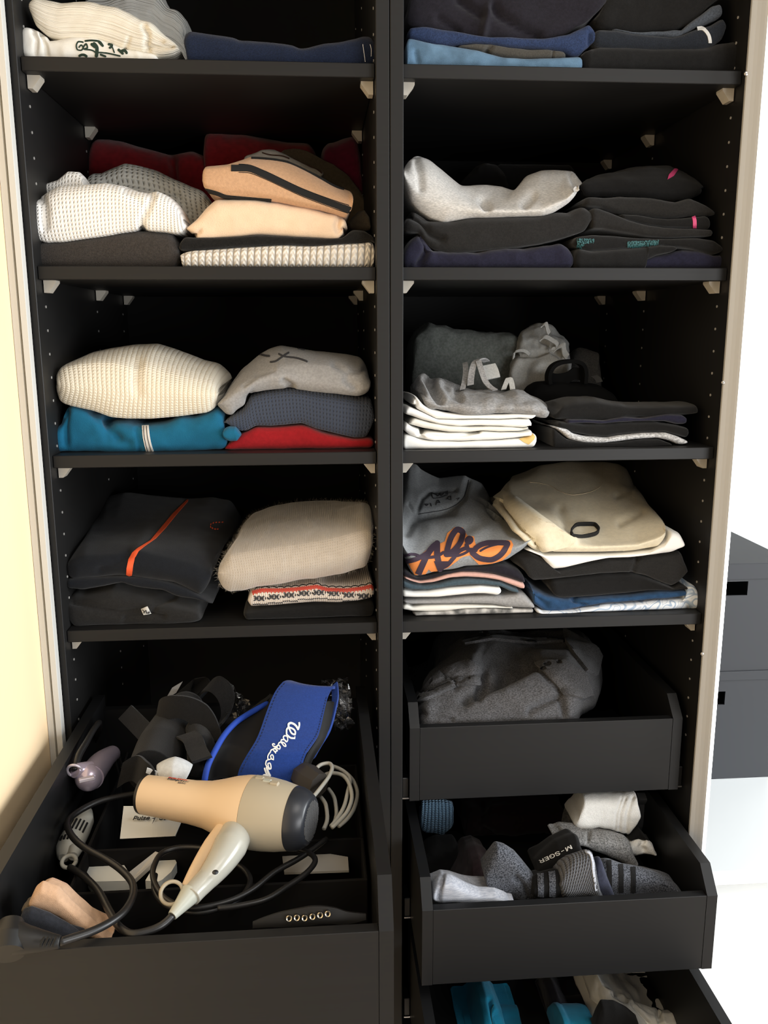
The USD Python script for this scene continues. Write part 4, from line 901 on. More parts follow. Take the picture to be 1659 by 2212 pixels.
# fluff of the mohair sweater
rs = np.random.RandomState(11)
idx = rs.choice(len(g.V) - 2, 9000, replace=True)
idx = idx[((g.N[idx] * (EYE - g.V[idx])).sum(1) > -.25)]
crv = UsdGeom.BasisCurves.Define(stage, str(g.prim.GetPath()) + '/fluff')
cp, cn = [], []
for i in idx:
    p = g.V[i] + rs.randn(3) * .0012
    n = g.N[i] + rs.randn(3) * .6
    n /= np.linalg.norm(n)
    L = .0015 + .004 * rs.rand()
    b = rs.randn(3) * .35
    for k in range(4):
        q = k / 3.
        cp.append(p + n * L * q + b * L * q * q)
    cn.append(4)
crv.CreatePointsAttr([Gf.Vec3f(*map(float, p)) for p in cp]); crv.CreateCurveVertexCountsAttr(cn)
crv.CreateTypeAttr('linear'); crv.CreateWidthsAttr([.00010]); crv.SetWidthsInterpolation('constant')
UsdShade.MaterialBindingAPI.Apply(crv.GetPrim()).Bind(MAT['fluff'])
tag(crv, 'loose mohair fibres', None, None, 'stuff')
g = garment('patterned_sweater', 'fair isle sweater of cream, red and black pattern under the fluffy one', 'sweater', 'knit_fair', 'D6', [(373, 1130), (400, 1172), (600, 1162), (850, 1142), (1000, 1132), (1200, 1137), (1400, 1122), (1562, 1090)], [(378, 1080), (420, 1010), (500, 985), (700, 985), (850, 972), (1020, 950), (1120, 978), (1300, 984), (1450, 968), (1540, 945), (1564, 990)], .030, .30, ty=.02, wr=.0006, nt=140, group=SL)
cx = [(405, 1108), (480, 1098), (560, 1092), (650, 1080), (780, 1066), (910, 1050), (1050, 1046), (1190, 1058), (1330, 1072), (1470, 1080), (1545, 1080)]
cen = lambda x: float(np.interp(x, [c[0] for c in cx], [c[1] for c in cx]))
topl = lambda x: float(np.interp(x, [378, 420, 500, 700, 850, 1020, 1120, 1300, 1450, 1540, 1564], [1070, 1010, 990, 990, 978, 957, 984, 990, 974, 952, 985]))
red, blk, gry = [], [], []
for k, x in enumerate(np.arange(425, 1556, 17)):
    y = topl(x) + 22
    red += [([(x - 8, y), (x, y + 12), (x + 8, y)], 1.9), ([(x - 8, y + 16), (x, y + 28), (x + 8, y + 16)], 1.9)]
    if k % 2 == 0:
        red += [([(x, y + 30), (x, y + 38)], 2.)]
decal(g, 'red_band', strokes('D6', *red), 'ink_red', edge=3., off=.0006, label='red zigzag knit band')
for x in np.arange(455, 1530, 141):
    y = cen(x)
    blk += [([(x - 16, y), (x + 16, y)], 2.6), ([(x + 34, y), (x + 60, y)], 2.6), ([(x + 85, y - 7), (x + 85, y + 7)], 2.), ([(x + 105, y - 4), (x + 112, y + 4)], 3.)]
    gry += [([(x - 20, y - 18), (x - 8, y - 10)], 3.), ([(x + 20, y - 18), (x + 8, y - 10)], 3.), ([(x + 28, y - 18), (x + 40, y - 10)], 3.), ([(x + 68, y - 18), (x + 56, y - 10)], 3.), ([(x - 20, y + 20), (x - 8, y + 12)], 3.), ([(x + 20, y + 20), (x + 8, y + 12)], 3.), ([(x + 28, y + 20), (x + 40, y + 12)], 3.), ([(x + 68, y + 20), (x + 56, y + 12)], 3.)]
    gry += [([(x + q, y + 52 + (q % 24) / 3.), (x + q + 5, y + 58)], 2.) for q in range(-30, 110, 18)]
decal(g, 'black_motif', strokes('D6', *blk), 'ink_black', edge=3., off=.0006, label='row of black knit crosses')
decal(g, 'grey_motif', strokes('D6', *gry), 'ink_grey', edge=3., off=.0006)
black_line = [([(x - 33, topl(x - 33) + 12), (x, topl(x) + 2), (x + 33, topl(x + 33) + 12)], 1.4) for x in np.arange(470, 1540, 70)]
decal(g, 'wavy_line', strokes('D6', *black_line), 'ink_black', edge=3., off=.0006)
garment('trousers', 'brown black trousers lying under the fair isle sweater', 'trousers', 'black_cloth', 'D6', [(345, 1295), (900, 1312), (1560, 1290)], [(335, 1190), (600, 1168), (1000, 1140), (1562, 1108)], .036, .31, zfloor=Z4, wr=.0015, group=SL)

# ---------------------------------------------------------------- lowest shelf, right
g = garment('tee_shirt', 'grey camouflage tee shirt lying lowest in the left pile', 't-shirt', 'camo', 'D7', [(170, 1662), (240, 1682), (400, 1662), (700, 1647), (1000, 1622), (1420, 1592)], [(150, 1615), (250, 1604), (450, 1602), (700, 1578), (900, 1572), (1200, 1580), (1425, 1582)], .034, .30, zfloor=Z4, ty=.008, wr=.0008, e=.004, group=SR)
garment('tee_shirt', 'off-white tee shirt on the camouflage one', 't-shirt', 'tee_cream', 'D7', [(40, 1580), (130, 1597), (280, 1606), (500, 1598), (700, 1576), (900, 1566), (1210, 1570)], [(40, 1540), (80, 1520), (140, 1550), (250, 1535), (500, 1530), (700, 1528), (1000, 1536), (1205, 1562)], .034, .30, ty=.010, wr=.0006, e=.004, group=SR)
garment('tee_shirt', 'mid grey tee shirt beneath the bright white sliver', 't-shirt', 'heather_mid', 'D7', [(50, 1500), (120, 1525), (400, 1526), (700, 1523), (1000, 1530), (1150, 1556), (1300, 1566), (1418, 1560)], [(45, 1467), (300, 1460), (500, 1452), (700, 1432), (900, 1421), (1080, 1428), (1260, 1400), (1330, 1420), (1400, 1500), (1420, 1540)], .034, .31, ty=.018, wr=.0008, group=SR)
garment('tee_shirt', 'bright white tee shirt that ends short, in the left pile', 't-shirt', 'tee_white', 'D7', [(40, 1452), (200, 1456), (400, 1456), (600, 1436), (800, 1419), (900, 1419), (1040, 1436), (1078, 1412)], [(38, 1372), (150, 1386), (300, 1380), (500, 1350), (700, 1335), (850, 1325), (1060, 1340), (1078, 1368)], .034, .30, ty=.014, wr=.0006, e=.005, group=SR)
garment('tee_shirt', 'slate blue tee shirt between the white and the pink one', 't-shirt', 'slate_tee', 'D7', [(40, 1340), (120, 1372), (300, 1377), (500, 1347), (700, 1330), (850, 1320), (1070, 1340), (1180, 1398), (1258, 1410)], [(40, 1262), (130, 1300), (250, 1318), (420, 1300), (560, 1260), (700, 1246), (900, 1256), (1060, 1281), (1150, 1320), (1250, 1360), (1264, 1390)], .036, .30, ty=.014, wr=.0008, group=SR)
garment('tee_shirt', 'dusty pink tee shirt edge in the left pile', 't-shirt', 'pink_tee', 'D7', [(58, 1247), (140, 1287), (220, 1309), (360, 1299), (540, 1252), (700, 1241), (900, 1251), (1060, 1276), (1150, 1311), (1290, 1366), (1327, 1366)], [(55, 1232), (140, 1260), (220, 1279), (350, 1259), (500, 1210), (650, 1184), (800, 1189), (1000, 1214), (1200, 1269), (1320, 1308), (1328, 1335)], .036, .30, ty=.010, wr=.0005, e=.004, group=SR)
garment('tee_shirt', 'black tee shirt right under the orange lettered grey one', 't-shirt', 'plum_black', 'D7', [(45, 1212), (130, 1252), (220, 1273), (350, 1251), (500, 1202), (650, 1178), (800, 1183), (1000, 1208), (1200, 1262), (1315, 1298)], [(45, 1150), (100, 1175), (180, 1228), (300, 1215), (420, 1182), (560, 1160), (700, 1122), (850, 1117), (1000, 1098), (1100, 1095), (1250, 1150), (1310, 1220), (1322, 1280)], .038, .30, ty=.02, wr=.001, group=SR)
g = garment('tee_shirt', 'grey tee shirt with purple and orange script lettering', 't-shirt', 'alis_grey', 'D7', [(45, 1060), (100, 1130), (180, 1232), (260, 1222), (420, 1182), (560, 1162), (700, 1122), (850, 1117), (1000, 1097), (1150, 1052), (1280, 972), (1400, 890), (1418, 875)], None, .036, .36,
            mids=[(.030, [(42, 1010), (150, 1050), (300, 1080), (600, 1060), (900, 1020), (1200, 960), (1415, 868)]), (.055, [(42, 930), (200, 930), (400, 910), (700, 880), (1000, 860), (1200, 840), (1412, 855)]), (.17, [(42, 560), (200, 600), (400, 580), (700, 560), (900, 560), (1060, 610), (1330, 800)]), (.25, [(42, 330), (200, 340), (450, 380), (700, 370), (960, 440)]), (.34, [(42, 100), (100, 57), (190, 62), (240, 112), (350, 177), (430, 212), (560, 195), (700, 180), (770, 215), (880, 262), (960, 400)])], wr=.003, ws=16, nt=130, ns=90,
            cr=[([(100, 780), (170, 640), (340, 590), (560, 560)], .006, 9), ([(740, 240), (700, 400), (600, 500), (420, 560), (220, 590)], .005, 6), ([(980, 520), (1040, 600), (1100, 590)], .012, 8), ([(640, 800), (760, 700), (900, 640)], .005, 14), ([(110, 480), (180, 590)], .003, 3), ([(200, 560), (250, 420), (340, 345), (600, 330)], .003, 5)], group=SR)
orange = strokes('A7', ([(60, 640), (130, 620), (230, 560), (330, 480), (400, 420), (470, 425), (520, 400), (550, 300), (640, 225), (740, 230), (800, 330), (880, 340), (900, 440), (980, 440), (1060, 395), (1200, 385), (1340, 390), (1365, 440), (1330, 540), (1230, 630), (1080, 675), (940, 680), (880, 620), (830, 570), (740, 590), (640, 660), (560, 720), (440, 760), (350, 770), (320, 740), (280, 800), (150, 810), (110, 740)],))
orange = orange.difference(strokes('A7', ([(640, 690), (700, 610), (800, 580), (880, 660), (900, 700), (760, 720)],)))
decal(g, 'orange_backing', orange, 'ink_orange', off=.0007, edge=3.5, label='orange backdrop behind the letters')
A = strokes('A7', ([(20, 650), (120, 630), (230, 590), (330, 520), (420, 430)], 9.), ([(190, 800), (240, 690), (290, 590), (400, 450), (440, 430)], 13., 2), ([(425, 430), (425, 560), (440, 640), (460, 730)], 13.), ([(460, 720), (540, 690), (610, 620), (640, 590)], 8.), ([(385, 640), (600, 640), (500, 740), (420, 730)],), ([(300, 600), (400, 590), (500, 540)], 6.),
            ([(540, 560), (560, 470), (610, 330), (680, 255), (745, 300), (720, 400), (690, 450), (600, 540), (550, 560)], 12.), ([(550, 570), (640, 560), (720, 510), (800, 480)], 8.), ([(815, 395), (825, 385)], 17.), ([(790, 450), (820, 510), (900, 510)], 9.), ([(640, 585), (740, 560), (800, 530)], 5.),
            ([(900, 490), (980, 440), (1080, 420), (1200, 420), (1300, 430), (1260, 500), (1180, 580), (1080, 620), (980, 610), (860, 545)], 11.), ([(20, 580), (100, 560), (190, 575)], 5.), ([(960, 520), (1060, 470), (1180, 440)], 4.))
decal(g, 'script_lettering', A, 'ink_purple', off=.0013, edge=3., label='dark purple script lettering')
decal(g, 'neck_print', strokes('D7', ([(355, 365), (372, 425), (520, 390)], 1.), ([(355, 365), (400, 385)], 1.), ([(400, 375), (420, 400), (440, 372), (450, 395), (480, 370)], 1.6), ([(520, 345), (522, 380)], 1.), ([(285, 485), (320, 485), (300, 500), (285, 485)], 1.4), ([(345, 480), (350, 505)], 1.6), ([(400, 490), (425, 445), (440, 470), (415, 470)], 1.6), ([(515, 430), (555, 400), (560, 440), (520, 425)], 1.2), ([(615, 430), (645, 420), (625, 440)], 1.)), 'ink_grey', off=.0007, edge=3., label='small dark size print')
decal(g, 'neck_seam', strokes('D7', ([(742, 232), (725, 320), (690, 410), (610, 490), (480, 545), (330, 570), (215, 590)], 1.5)), 'ink_grey', off=.0005)
garment('tee_shirt', 'white tee shirt hanging out under the cream jeans', 't-shirt', 'tee_white', 'D8', [(285, 664), (400, 712), (440, 762), (470, 808), (560, 800), (700, 762), (850, 727), (1000, 722), (1200, 702), (1350, 682), (1433, 640)], [(282, 655), (400, 690), (700, 690), (1000, 680), (1200, 662), (1310, 600), (1335, 520), (1400, 537), (1433, 620)], .032, .34, ty=.02, wr=.0008, e=.005, group=SR)
g = garment('jeans', 'cream denim jeans with a back pocket, topmost on the right pile', 'jeans', 'cream_denim', 'D8', [(290, 655), (380, 682), (600, 686), (900, 683), (1100, 667), (1250, 642), (1325, 590)], None, .036, .385,
            mids=[(.032, [(285, 640), (450, 650), (760, 655), (1100, 640), (1328, 570)]), (.050, [(200, 520), (400, 500), (560, 540), (640, 585), (760, 612), (900, 612), (1100, 590), (1328, 520)]), (.19, [(60, 300), (200, 300), (450, 300), (700, 290), (950, 290), (1195, 320)]), (.28, [(60, 285), (160, 190), (400, 160), (700, 140), (1000, 150), (1120, 215)]), (.37, [(145, 200), (190, 130), (300, 95), (400, 50), (600, 22), (850, 26), (960, 40), (1020, 72), (1062, 150)])], wr=.0015, ws=14, nt=130, ns=90,
            cr=[([(130, 320), (250, 480), (370, 590), (390, 680)], .010, 8), ([(200, 340), (400, 480), (560, 560), (640, 595)], -.006, 9), ([(1140, 390), (980, 470)], .004, 8), ([(1060, 230), (960, 270)], .004, 8), ([(1010, 170), (1090, 200)], .004, 7), ([(540, 380), (610, 520)], .003, 10)], group=SR)
decal(g, 'folded_leg', strokes('D8', ([(66, 296), (130, 250), (220, 300), (400, 440), (560, 545), (655, 602), (600, 645), (420, 668), (345, 610), (250, 480), (130, 330)],)), 'cream_denim', off=.0055, thick=.008, edge=6.)
decal(g, 'pocket_stitching', strokes('D8', ([(320, 175), (460, 196), (550, 246), (630, 268), (750, 250), (810, 225), (850, 190), (852, 40)], 1.0)), 'stitch_cream', off=.0005, edge=4., label='cream stitched pocket outline')
decal(g, 'hem_line', strokes('D8', ([(390, 684), (600, 685), (800, 684), (1000, 679)], .9)), 'ink_grey', off=.0004, edge=4.)
P, N = on_cloth(g, V('D8', [(618, 566), (640, 515), (655, 500), (720, 495), (790, 495), (822, 530), (800, 566), (740, 580), (670, 580), (612, 570)]))
hb = thing('hair_tie', 'black elastic hair band lying on the cream jeans', 'hair band')
mesh('elastic', ribbon(P + N * .0038, N * .0032, .0022, 70), 'elastic_black', hb, smooth=40)
g = garment('sweater', 'charcoal black sweater with a drooping end, under the white tee', 'sweater', 'charcoal', 'D8', [(320, 890), (440, 882), (600, 862), (840, 837), (1040, 832), (1150, 852), (1350, 930), (1400, 902), (1452, 832)], [(200, 720), (300, 682), (420, 722), (480, 812), (700, 768), (850, 733), (1050, 727), (1250, 702), (1410, 672), (1422, 730), (1454, 810)], .035, .33, ty=.02, wr=.001, cr=[([(1100, 740), (1070, 840)], .003, 5)], group=SR)
garment('sweater', 'black sweater below the drooping charcoal one', 'sweater', 'black_cloth', 'D8', [(485, 1000), (560, 1016), (800, 1001), (1200, 962), (1465, 950)], [(440, 890), (600, 868), (840, 841), (1040, 836), (1150, 856), (1350, 934), (1400, 908), (1468, 930)], .037, .32, ty=.02, wr=.001, group=SR)
garment('tee_shirt', 'royal blue tee shirt on the scroll printed white one', 't-shirt', 'blue_tee', 'D8', [(335, 1050), (430, 1116), (560, 1106), (750, 1071), (850, 1051), (1000, 1046), (1200, 1026), (1400, 1011), (1475, 990)], [(315, 930), (420, 990), (560, 1016), (700, 1010), (1000, 990), (1250, 961), (1430, 951), (1482, 970)], .034, .31, ty=.018, wr=.0015, cr=[([(640, 1030), (720, 1080)], .006, 5), ([(330, 960), (440, 1080)], .006, 8)], group=SR)
garment('tee_shirt', 'white top with blue grey scroll print, lowest on the right', 't-shirt', 'scroll_print', 'D8', [(365, 1100), (400, 1140), (450, 1161), (700, 1156), (1000, 1146), (1300, 1136), (1540, 1129), (1578, 1110)], [(352, 1080), (430, 1120), (560, 1110), (850, 1055), (1000, 1050), (1200, 1030), (1430, 1015), (1460, 930), (1500, 915), (1550, 960), (1588, 1040)], .030, .32, zfloor=Z4, ty=.018, wr=.001, e=.008, cr=[([(1440, 1020), (1500, 1130)], .004, 4)], group=SR)

# ---------------------------------------------------------------- drawers
def drawer(label, x0, x1, yf, cham, zt, zf, zb, depth=.53, group='open drawers'):
    t = thing('drawer', label, 'drawer', None, group)
    th = .0155
    P = Polygon([(yf, zb), (yf + depth, zb), (yf + depth, zt), (yf + cham, zt), (yf, zf)])
    for X in (x0, x1 - th):
        g = trimesh.creation.extrude_polygon(P, th, engine='earcut')
        g.apply_transform(np.array([[0, 0, 1, X], [1, 0, 0, 0], [0, 1, 0, 0], [0, 0, 0, 1.]]))
        if g.volume < 0:
            g.invert()
        mesh('side_panel', g, 'drawerwood', t)
    mesh('front_panel', box(x0 + th, x1 - th, yf + .0004, yf + .0145, zb, zf, .0007), 'drawerwood', t)
    mesh('back_panel', box(x0 + th, x1 - th, yf + depth - .014, yf + depth, zb, zt - .02), 'drawerwood', t)
    mesh('bottom_panel', box(x0 + th, x1 - th, yf + .0145, yf + depth - .014, zb + .010, zb + .016), 'board_shaded', t)
    for a, b in ((x0 - .0105, x0 - .0005), (x1 + .0005, x1 + .0105)):
        mesh('runner', box(a, b, max(yf + .01, .02), yf + depth, zb + .001, zb + .034, .001), 'runner', t, label='dark metal drawer runner')
        mesh('runner_lip', box(a, b, max(yf + .008, .018), max(yf + .01, .02) + .004, zb - .001, zb + .0012), 'steel', t)
    return t


plain('runner', (.05, .05, .05), .35, .8)
DL = drawer('left drawer pulled far out, full of hair tools and cables', -.4640, -.0320, -.420, .026, .935, .8865, .757)
D1 = drawer('topmost right drawer, slightly open, with the grey denim jacket', .0320, .4670, .022, .030, .930, .9000, .7770)
D2 = drawer('middle right drawer, half open and full of socks', .0340, .4680, -.132, .030, .7275, .6940, .5720)
D3 = drawer('lowest right drawer with blue and white clothes, cut by the frame', .0340, .4680, -.300, .030, .5400, .5065, .3850)

# ---- left drawer: felt organiser
tr = thing('organizer_tray', 'black felt organizer tray with compartments in the left drawer', 'organizer')
OX0, OX1, OZ = -.405, -.0520, .860
for nm, a in (('front_wall', (OX0, OX1, -.292, -.288)), ('divider', (OX0, OX1, -.206, -.202)), ('back_wall', (OX0, OX1, -.012, -.008)), ('side_wall', (OX0, OX0 + .004, -.288, -.012)), ('side_wall', (OX1 - .004, OX1, -.288, -.012))):
    mesh(nm, box(a[0], a[1], a[2], a[3], .7735, OZ, .0012), 'tray_felt', tr)
mesh('tray_floor', box(OX0, OX1, -.288, -.012, .7735, .7765), 'tray_felt', tr)

# ---- hair dryer lying across the tray
hd = thing('hair_dryer', 'cream and pearl hair dryer with a dark rear grille, lying across the left drawer', 'hair dryer')
pA, pB = at_z([(312, 1716), (690, 1776)], .925)
ax = pB - pA; AL = np.linalg.norm(ax); ax /= AL
pxm = lambda p: FPX / ((np.asarray(p) - EYE) @ _fw)
K = 1 / pxm((pA + pB) / 2)                                               # metres per photograph pixel at the dryer
s = AL / 383.
prof_f = [(0, 0), (30 * K, 0), (40 * K, 1 * s), (42.5 * K, 4 * s), (43.5 * K, 40 * s), (46 * K, 110 * s), (50 * K, 145 * s), (58 * K, 172 * s), (68 * K, 200 * s), (74 * K, 225 * s), (75.5 * K, 240 * s), (0, 240 * s)]
mesh('front_shell', revolve(prof_f, pA, ax, 72), 'dryer_cream', hd, smooth=40)
mesh('nozzle_rim', revolve([(33 * K, -3 * s), (41.5 * K, -3 * s), (42.5 * K, 0), (42.5 * K, 3 * s), (33 * K, 2 * s), (33 * K, -3 * s)], pA, ax, 64), 'plug_black', hd, smooth=40)
mesh('rear_shell', revolve([(0, 240.6 * s), (75.9 * K, 240.6 * s), (76.5 * K, 255 * s), (75.5 * K, 275 * s), (72.5 * K, 300 * s), (68.5 * K, 318 * s), (66 * K, 329 * s), (0, 329 * s)], pA, ax, 72), 'dryer_beige', hd, smooth=40)
cap = mesh('rear_cap', revolve([(0, 329.5 * s), (66.3 * K, 329.5 * s), (65 * K, 340 * s), (60 * K, 352 * s), (52 * K, 362 * s), (46 * K, 366 * s), (0, 366 * s)], pA, ax, 72), 'dryer_cap', hd, smooth=40)
e1 = np.cross(ax, [0, 0, 1.]); e1 /= np.linalg.norm(e1); e2 = np.cross(ax, e1)
dots = []
c0 = pA + ax * 366.6 * s
for i in range(-11, 12):
    for j in range(-11, 12):
        if (i * i + j * j) ** .5 < 11.3:
            d = box(-.0007, .0007, -.0007, .0007, -.0003, .0003)
            T = np.eye(4); T[:3, 0], T[:3, 1], T[:3, 2] = e1, e2, ax; T[:3, 3] = c0 + (e1 * i + e2 * j) * 3.7 * K
            d.apply_transform(T); dots.append(d)
mesh("intake_grille", cat(*dots), "steel_dull", cap, kind="stuff", label="square mesh of the air intake")
# handle
K2 = K * .985
hp = at_z([(512, 1796), (487, 1846), (455, 1890), (424, 1922), (412, 1936)], (.917, .912, .905, .900, .898))
mesh('handle', tube(hp, [33 * K2, 35 * K2, 29 * K2, 22 * K2, 20 * K2], 60, 28), 'dryer_pearl', hd, smooth=True)
hp2 = at_z([(490, 1786), (456, 1830), (425, 1878), (402, 1922)], (.918, .912, .905, .899))
mesh('handle_front', tube(hp2, [20 * K2, 19 * K2, 15 * K2, 12 * K2], 50, 20), 'dryer_cream', hd, smooth=True)
hp3 = at_z([(412, 1930), (394, 1952), (372, 1978)], (.899, .896, .892))
mesh('strain_relief', tube(hp3, [21 * K2, 15 * K2, 9.5 * K2], 30, 24, .5), 'dryer_relief', hd, smooth=40)
c = at_z([(371, 1929)], .900)[0]
th = np.linspace(0, 2 * np.pi, 40)
mesh('hanging_ring', tube(np.stack([c[0] + np.cos(th) * .0120, c[1] + np.sin(th) * .0080, c[2] + np.sin(th) * .0085], 1), .0022, 60, 10, 0), 'dryer_beige', hd, smooth=True)
c = at_z([(463, 1885)], .928)[0]
mesh('handle_button', trimesh.creation.icosphere(2, 1).apply_transform(np.diag([.0035, .0035, .002, 1])).apply_translation(at_z([(465, 1884)], .921)[0]), 'dryer_cap', hd, smooth=True)
for k, (px, py) in enumerate(((561, 1683), (577, 1689), (593, 1694))):
    q = at_z([(px, py)], .9665)[0]
    b = box(-.0055, .0055, -.0035, .0035, -.003, .003, .0012); T = np.eye(4); T[:3, :3] = np.stack([ax, np.cross([0, 0, 1], ax), [0, 0, 1]], 1); T[:3, 3] = q
    b.apply_transform(T)
    mesh('switch', b, 'dryer_beige' if k != 1 else 'dryer_relief', hd)


def lettering(name, text, height, o, xd, yd, mat, parent, shear=.0, bold=False, depth=.0006, label=None):
    m = meshkit.text_mesh(text, height, depth, bold)
    xd, yd = np.asarray(xd, float), np.asarray(yd, float)
    n = np.cross(xd, yd); n /= np.linalg.norm(n)
    v = np.array(m.vertices)
    p = np.asarray(o) + (v[:, :1] + shear * v[:, 1:2]) * xd + v[:, 1:2] * yd + v[:, 2:3] * n
    return mesh(name, trimesh.Trimesh(p, m.faces, process=False), mat, parent, label=label)


def on_barrel(name, text, height, s0, ang, rad, mat, bold=False):
    """lettering wrapped round the dryer's barrel."""
    m = meshkit.text_mesh(text, height, .0005, bold)
    m = m.subdivide_to_size(.004)
    v = np.array(m.vertices)
    side = np.cross(ax, [0, 0, 1.]); side /= np.linalg.norm(side); upv = np.cross(side, ax)
    a = ang + v[:, 1] / rad
    rr = rad + v[:, 2] + .0002
    p = pA + ax * (s0 + v[:, :1]) + side * (rr * np.cos(a))[:, None] + upv * (rr * np.sin(a))[:, None]
    g = trimesh.Trimesh(p, m.faces, process=False)
    if g.volume < 0:
        g.invert()
    return mesh(name, g, mat, hd, label=None)


mesh_red = on_barrel('red_lettering', 'ionic power', .0036, 52 * s, math.radians(101), 44.4 * K, 'ink_red', True)
on_barrel('model_lettering', 'Kompressor', .0042, 54 * s, math.radians(90), 44.5 * K, 'ink_grey')
on_barrel('model_lettering', 'lonic', .0036, 82 * s, math.radians(80), 44.6 * K, 'ink_grey')
cordp = at_z([(373, 1977), (348, 2000), (318, 2012), (288, 2018), (262, 2006), (238, 1971), (212, 1924), (181, 1893), (151, 1874)], (.892, .888, .886, .886, .884, .879, .874, .868, .862))
mesh('cord', tube(cordp, 7.2 * K, 110, 12, 2), 'cable_black', hd, smooth=True)

# ---- vented styling tool
vt = thing('styling_brush', 'grey white vented styling tool with a hanging ring at the left drawer wall', 'styling tool')
q0, q1 = at_z([(183, 1764), (146, 1836)], (.852, .846))
d = (q1 - q0); Lv = np.linalg.norm(d); d /= Lv
mesh('housing', revolve([(0, -.012), (.007, -.012), (.0105, -.004), (.0150, .008), (.0165, .03), (.0168, Lv * .75), (.0155, Lv), (.010, Lv + .012), (.006, Lv + .016), (0, Lv + .016)], q0, d, 40), 'tool_white', vt, smooth=40)
f1 = np.cross(d, [0, 0, 1.]); f1 /= np.linalg.norm(f1); f2 = np.cross(f1, d)
for k in range(7):
    a = math.radians(40 + k * 17)
    c = q0 + d * Lv * .55 + (f1 * math.cos(a) + f2 * math.sin(a)) * .0166
    b = box(-.0011, .0011, -.0015, .0015, -.010, .010)
    T = np.eye(4); T[:3, 2] = d; T[:3, 1] = f1 * math.cos(a) + f2 * math.sin(a); T[:3, 0] = np.cross(T[:3, 1], T[:3, 2]); T[:3, 3] = c
    b.apply_transform(T)
    mesh('air_slot', b, 'hole_black', vt)
for k in range(5):
    a = math.radians(60 + k * 17)
    b = box(-.0011, .0011, -.0015, .0015, -.004, .004)
    T = np.eye(4); T[:3, 2] = d; T[:3, 1] = f1 * math.cos(a) + f2 * math.sin(a); T[:3, 0] = np.cross(T[:3, 1], T[:3, 2]); T[:3, 3] = q0 + d * Lv * .93 + T[:3, 1] * .0162
    b.apply_transform(T)
    mesh('air_slot', b, 'hole_black', vt)
c = at_z([(149, 1861)], .853)[0]
mesh('hanging_ring', tube(np.stack([c[0] + np.cos(th) * .0085, c[1] + np.sin(th) * .0070, c[2] + np.sin(th) * .004], 1), .0026, 50, 10, 0), 'tool_white', vt, smooth=True)
mesh('cable_socket', tube(at_z([(163, 1835), (158, 1850)], .851), [.009, .006], 20, 16, 0), 'tool_white', vt, smooth=40)

# ---- lilac curling iron with swivel cable
ci = thing('curling_iron', 'lilac curling iron with a thick black swivel cable at the left drawer wall', 'curling iron')
b0 = at_z([(196, 1680), (212, 1655), (243, 1628)], (.905, .899, .885))
mesh('handle', tube(b0, [.0175, .0165, .012], 30, 24, 0), 'lilac', ci, smooth=40)
mesh('end_bulb', trimesh.creation.icosphere(3, 1).apply_transform(np.diag([.0185, .0185, .0185, 1])).apply_translation(at_z([(192, 1679)], .905)[0]), 'lilac', ci, smooth=True)
c = at_z([(163, 1662)], .920)[0]
mesh('swivel_ring', tube(np.stack([c[0] + np.cos(th) * .0095, c[1] - .004 - np.sin(th) * .004, c[2] + np.sin(th) * .0105], 1), .0020, 50, 10, 0), 'lilac_light', ci, smooth=True)
mesh('swivel_cup', tube([c + [0, -.003, 0], c + [.014, .012, -.010]], [.0098, .014], 20, 24, 0), 'lilac', ci, smooth=40)
q = at_z([(187, 1683)], .9225)[0]
b = box(-.010, .010, -.0035, .0035, -.0025, .0025, .001); b.apply_transform(trimesh.transformations.rotation_matrix(.35, [0, 0, 1])); b.apply_translation(q)
mesh('switch', b, 'lilac_light', ci)
cp = np.vstack([c + [0, -.004, 0], at_z([(168, 1637), (186, 1605), (205, 1572), (212, 1563)], (.930, .938, .945, .946)), at_z([(213, 1580), (200, 1625), (225, 1640)], (.915, .86, .83))])
mesh('cable', tube(cp, [.0052, .0042, .0040, .0038, .0036], 80, 12, 1.5), 'cable_black', ci, smooth=True)
for pts in ([(205, 1613), (222, 1616), (240, 1630), (252, 1655), (258, 1690)], [(228, 1600), (245, 1612), (258, 1635), (262, 1660)], [(283, 1585), (277, 1620), (268, 1650), (262, 1680)]):
    mesh('cable_loop', tube(at_z(pts, .84), .0022, 40, 8), 'cable_black', ci, smooth=True)

# ---- power cable with angled plug on the drawer's front edge
pc = thing('power_cable', 'black power cable with an angled plug resting on the left drawer front', 'cable')
G3p = lambda pts: V('G3', pts)
pp = np.vstack([G3p([(480, 962), (600, 925), (750, 875), (900, 800), (1020, 705), (1080, 600), (1085, 500), (1000, 385), (850, 280), (700, 200), (595, 110), (550, 20)]), [(147, 1772), (181, 1746), (223, 1728), (266, 1719), (312, 1712)]])
zz = np.interp(np.arange(len(pp)), [0, 3, 7, 11, 16], [.898, .893, .886, .882, .880])
mesh('cable', tube(at_z(pp, zz), 7.4 * K, 140, 12, 2), 'cable_black', pc, smooth=True)
body = at_z(G3p([(110, 930), (230, 945), (350, 955), (490, 960)]), (.903, .902, .900, .898))
mesh('plug_neck', tube(body, [.0175, .0135, .0100, .0062], 40, 18, .5), 'plug_black', pc, smooth=True)
hb0, hb1 = at_z(G3p([(95, 795), (60, 1060)]), (.912, .898))
mesh('plug_head', tube([hb0, hb0 * .7 + hb1 * .3, hb1], [.0120, .0175, .0165], 30, 20, .5), 'plug_black', pc, smooth=40)
for k in range(4):
    q = at_z(G3p([(345 + 33 * k, 955)]), .9105 - .0010 * k)[0]
    mesh('grip_rib', box(q[0] - .0011, q[0] + .0011, q[1] - .006, q[1] + .006, q[2] - .002, q[2] + .0008), 'hole_black', pc)
q = at_z([(2, 2012)], .905)[0]
mesh('plug_pin', tube([q, q + [-.018, -.002, .002]], .0024, 10, 12, 0), 'steel', pc, smooth=40)

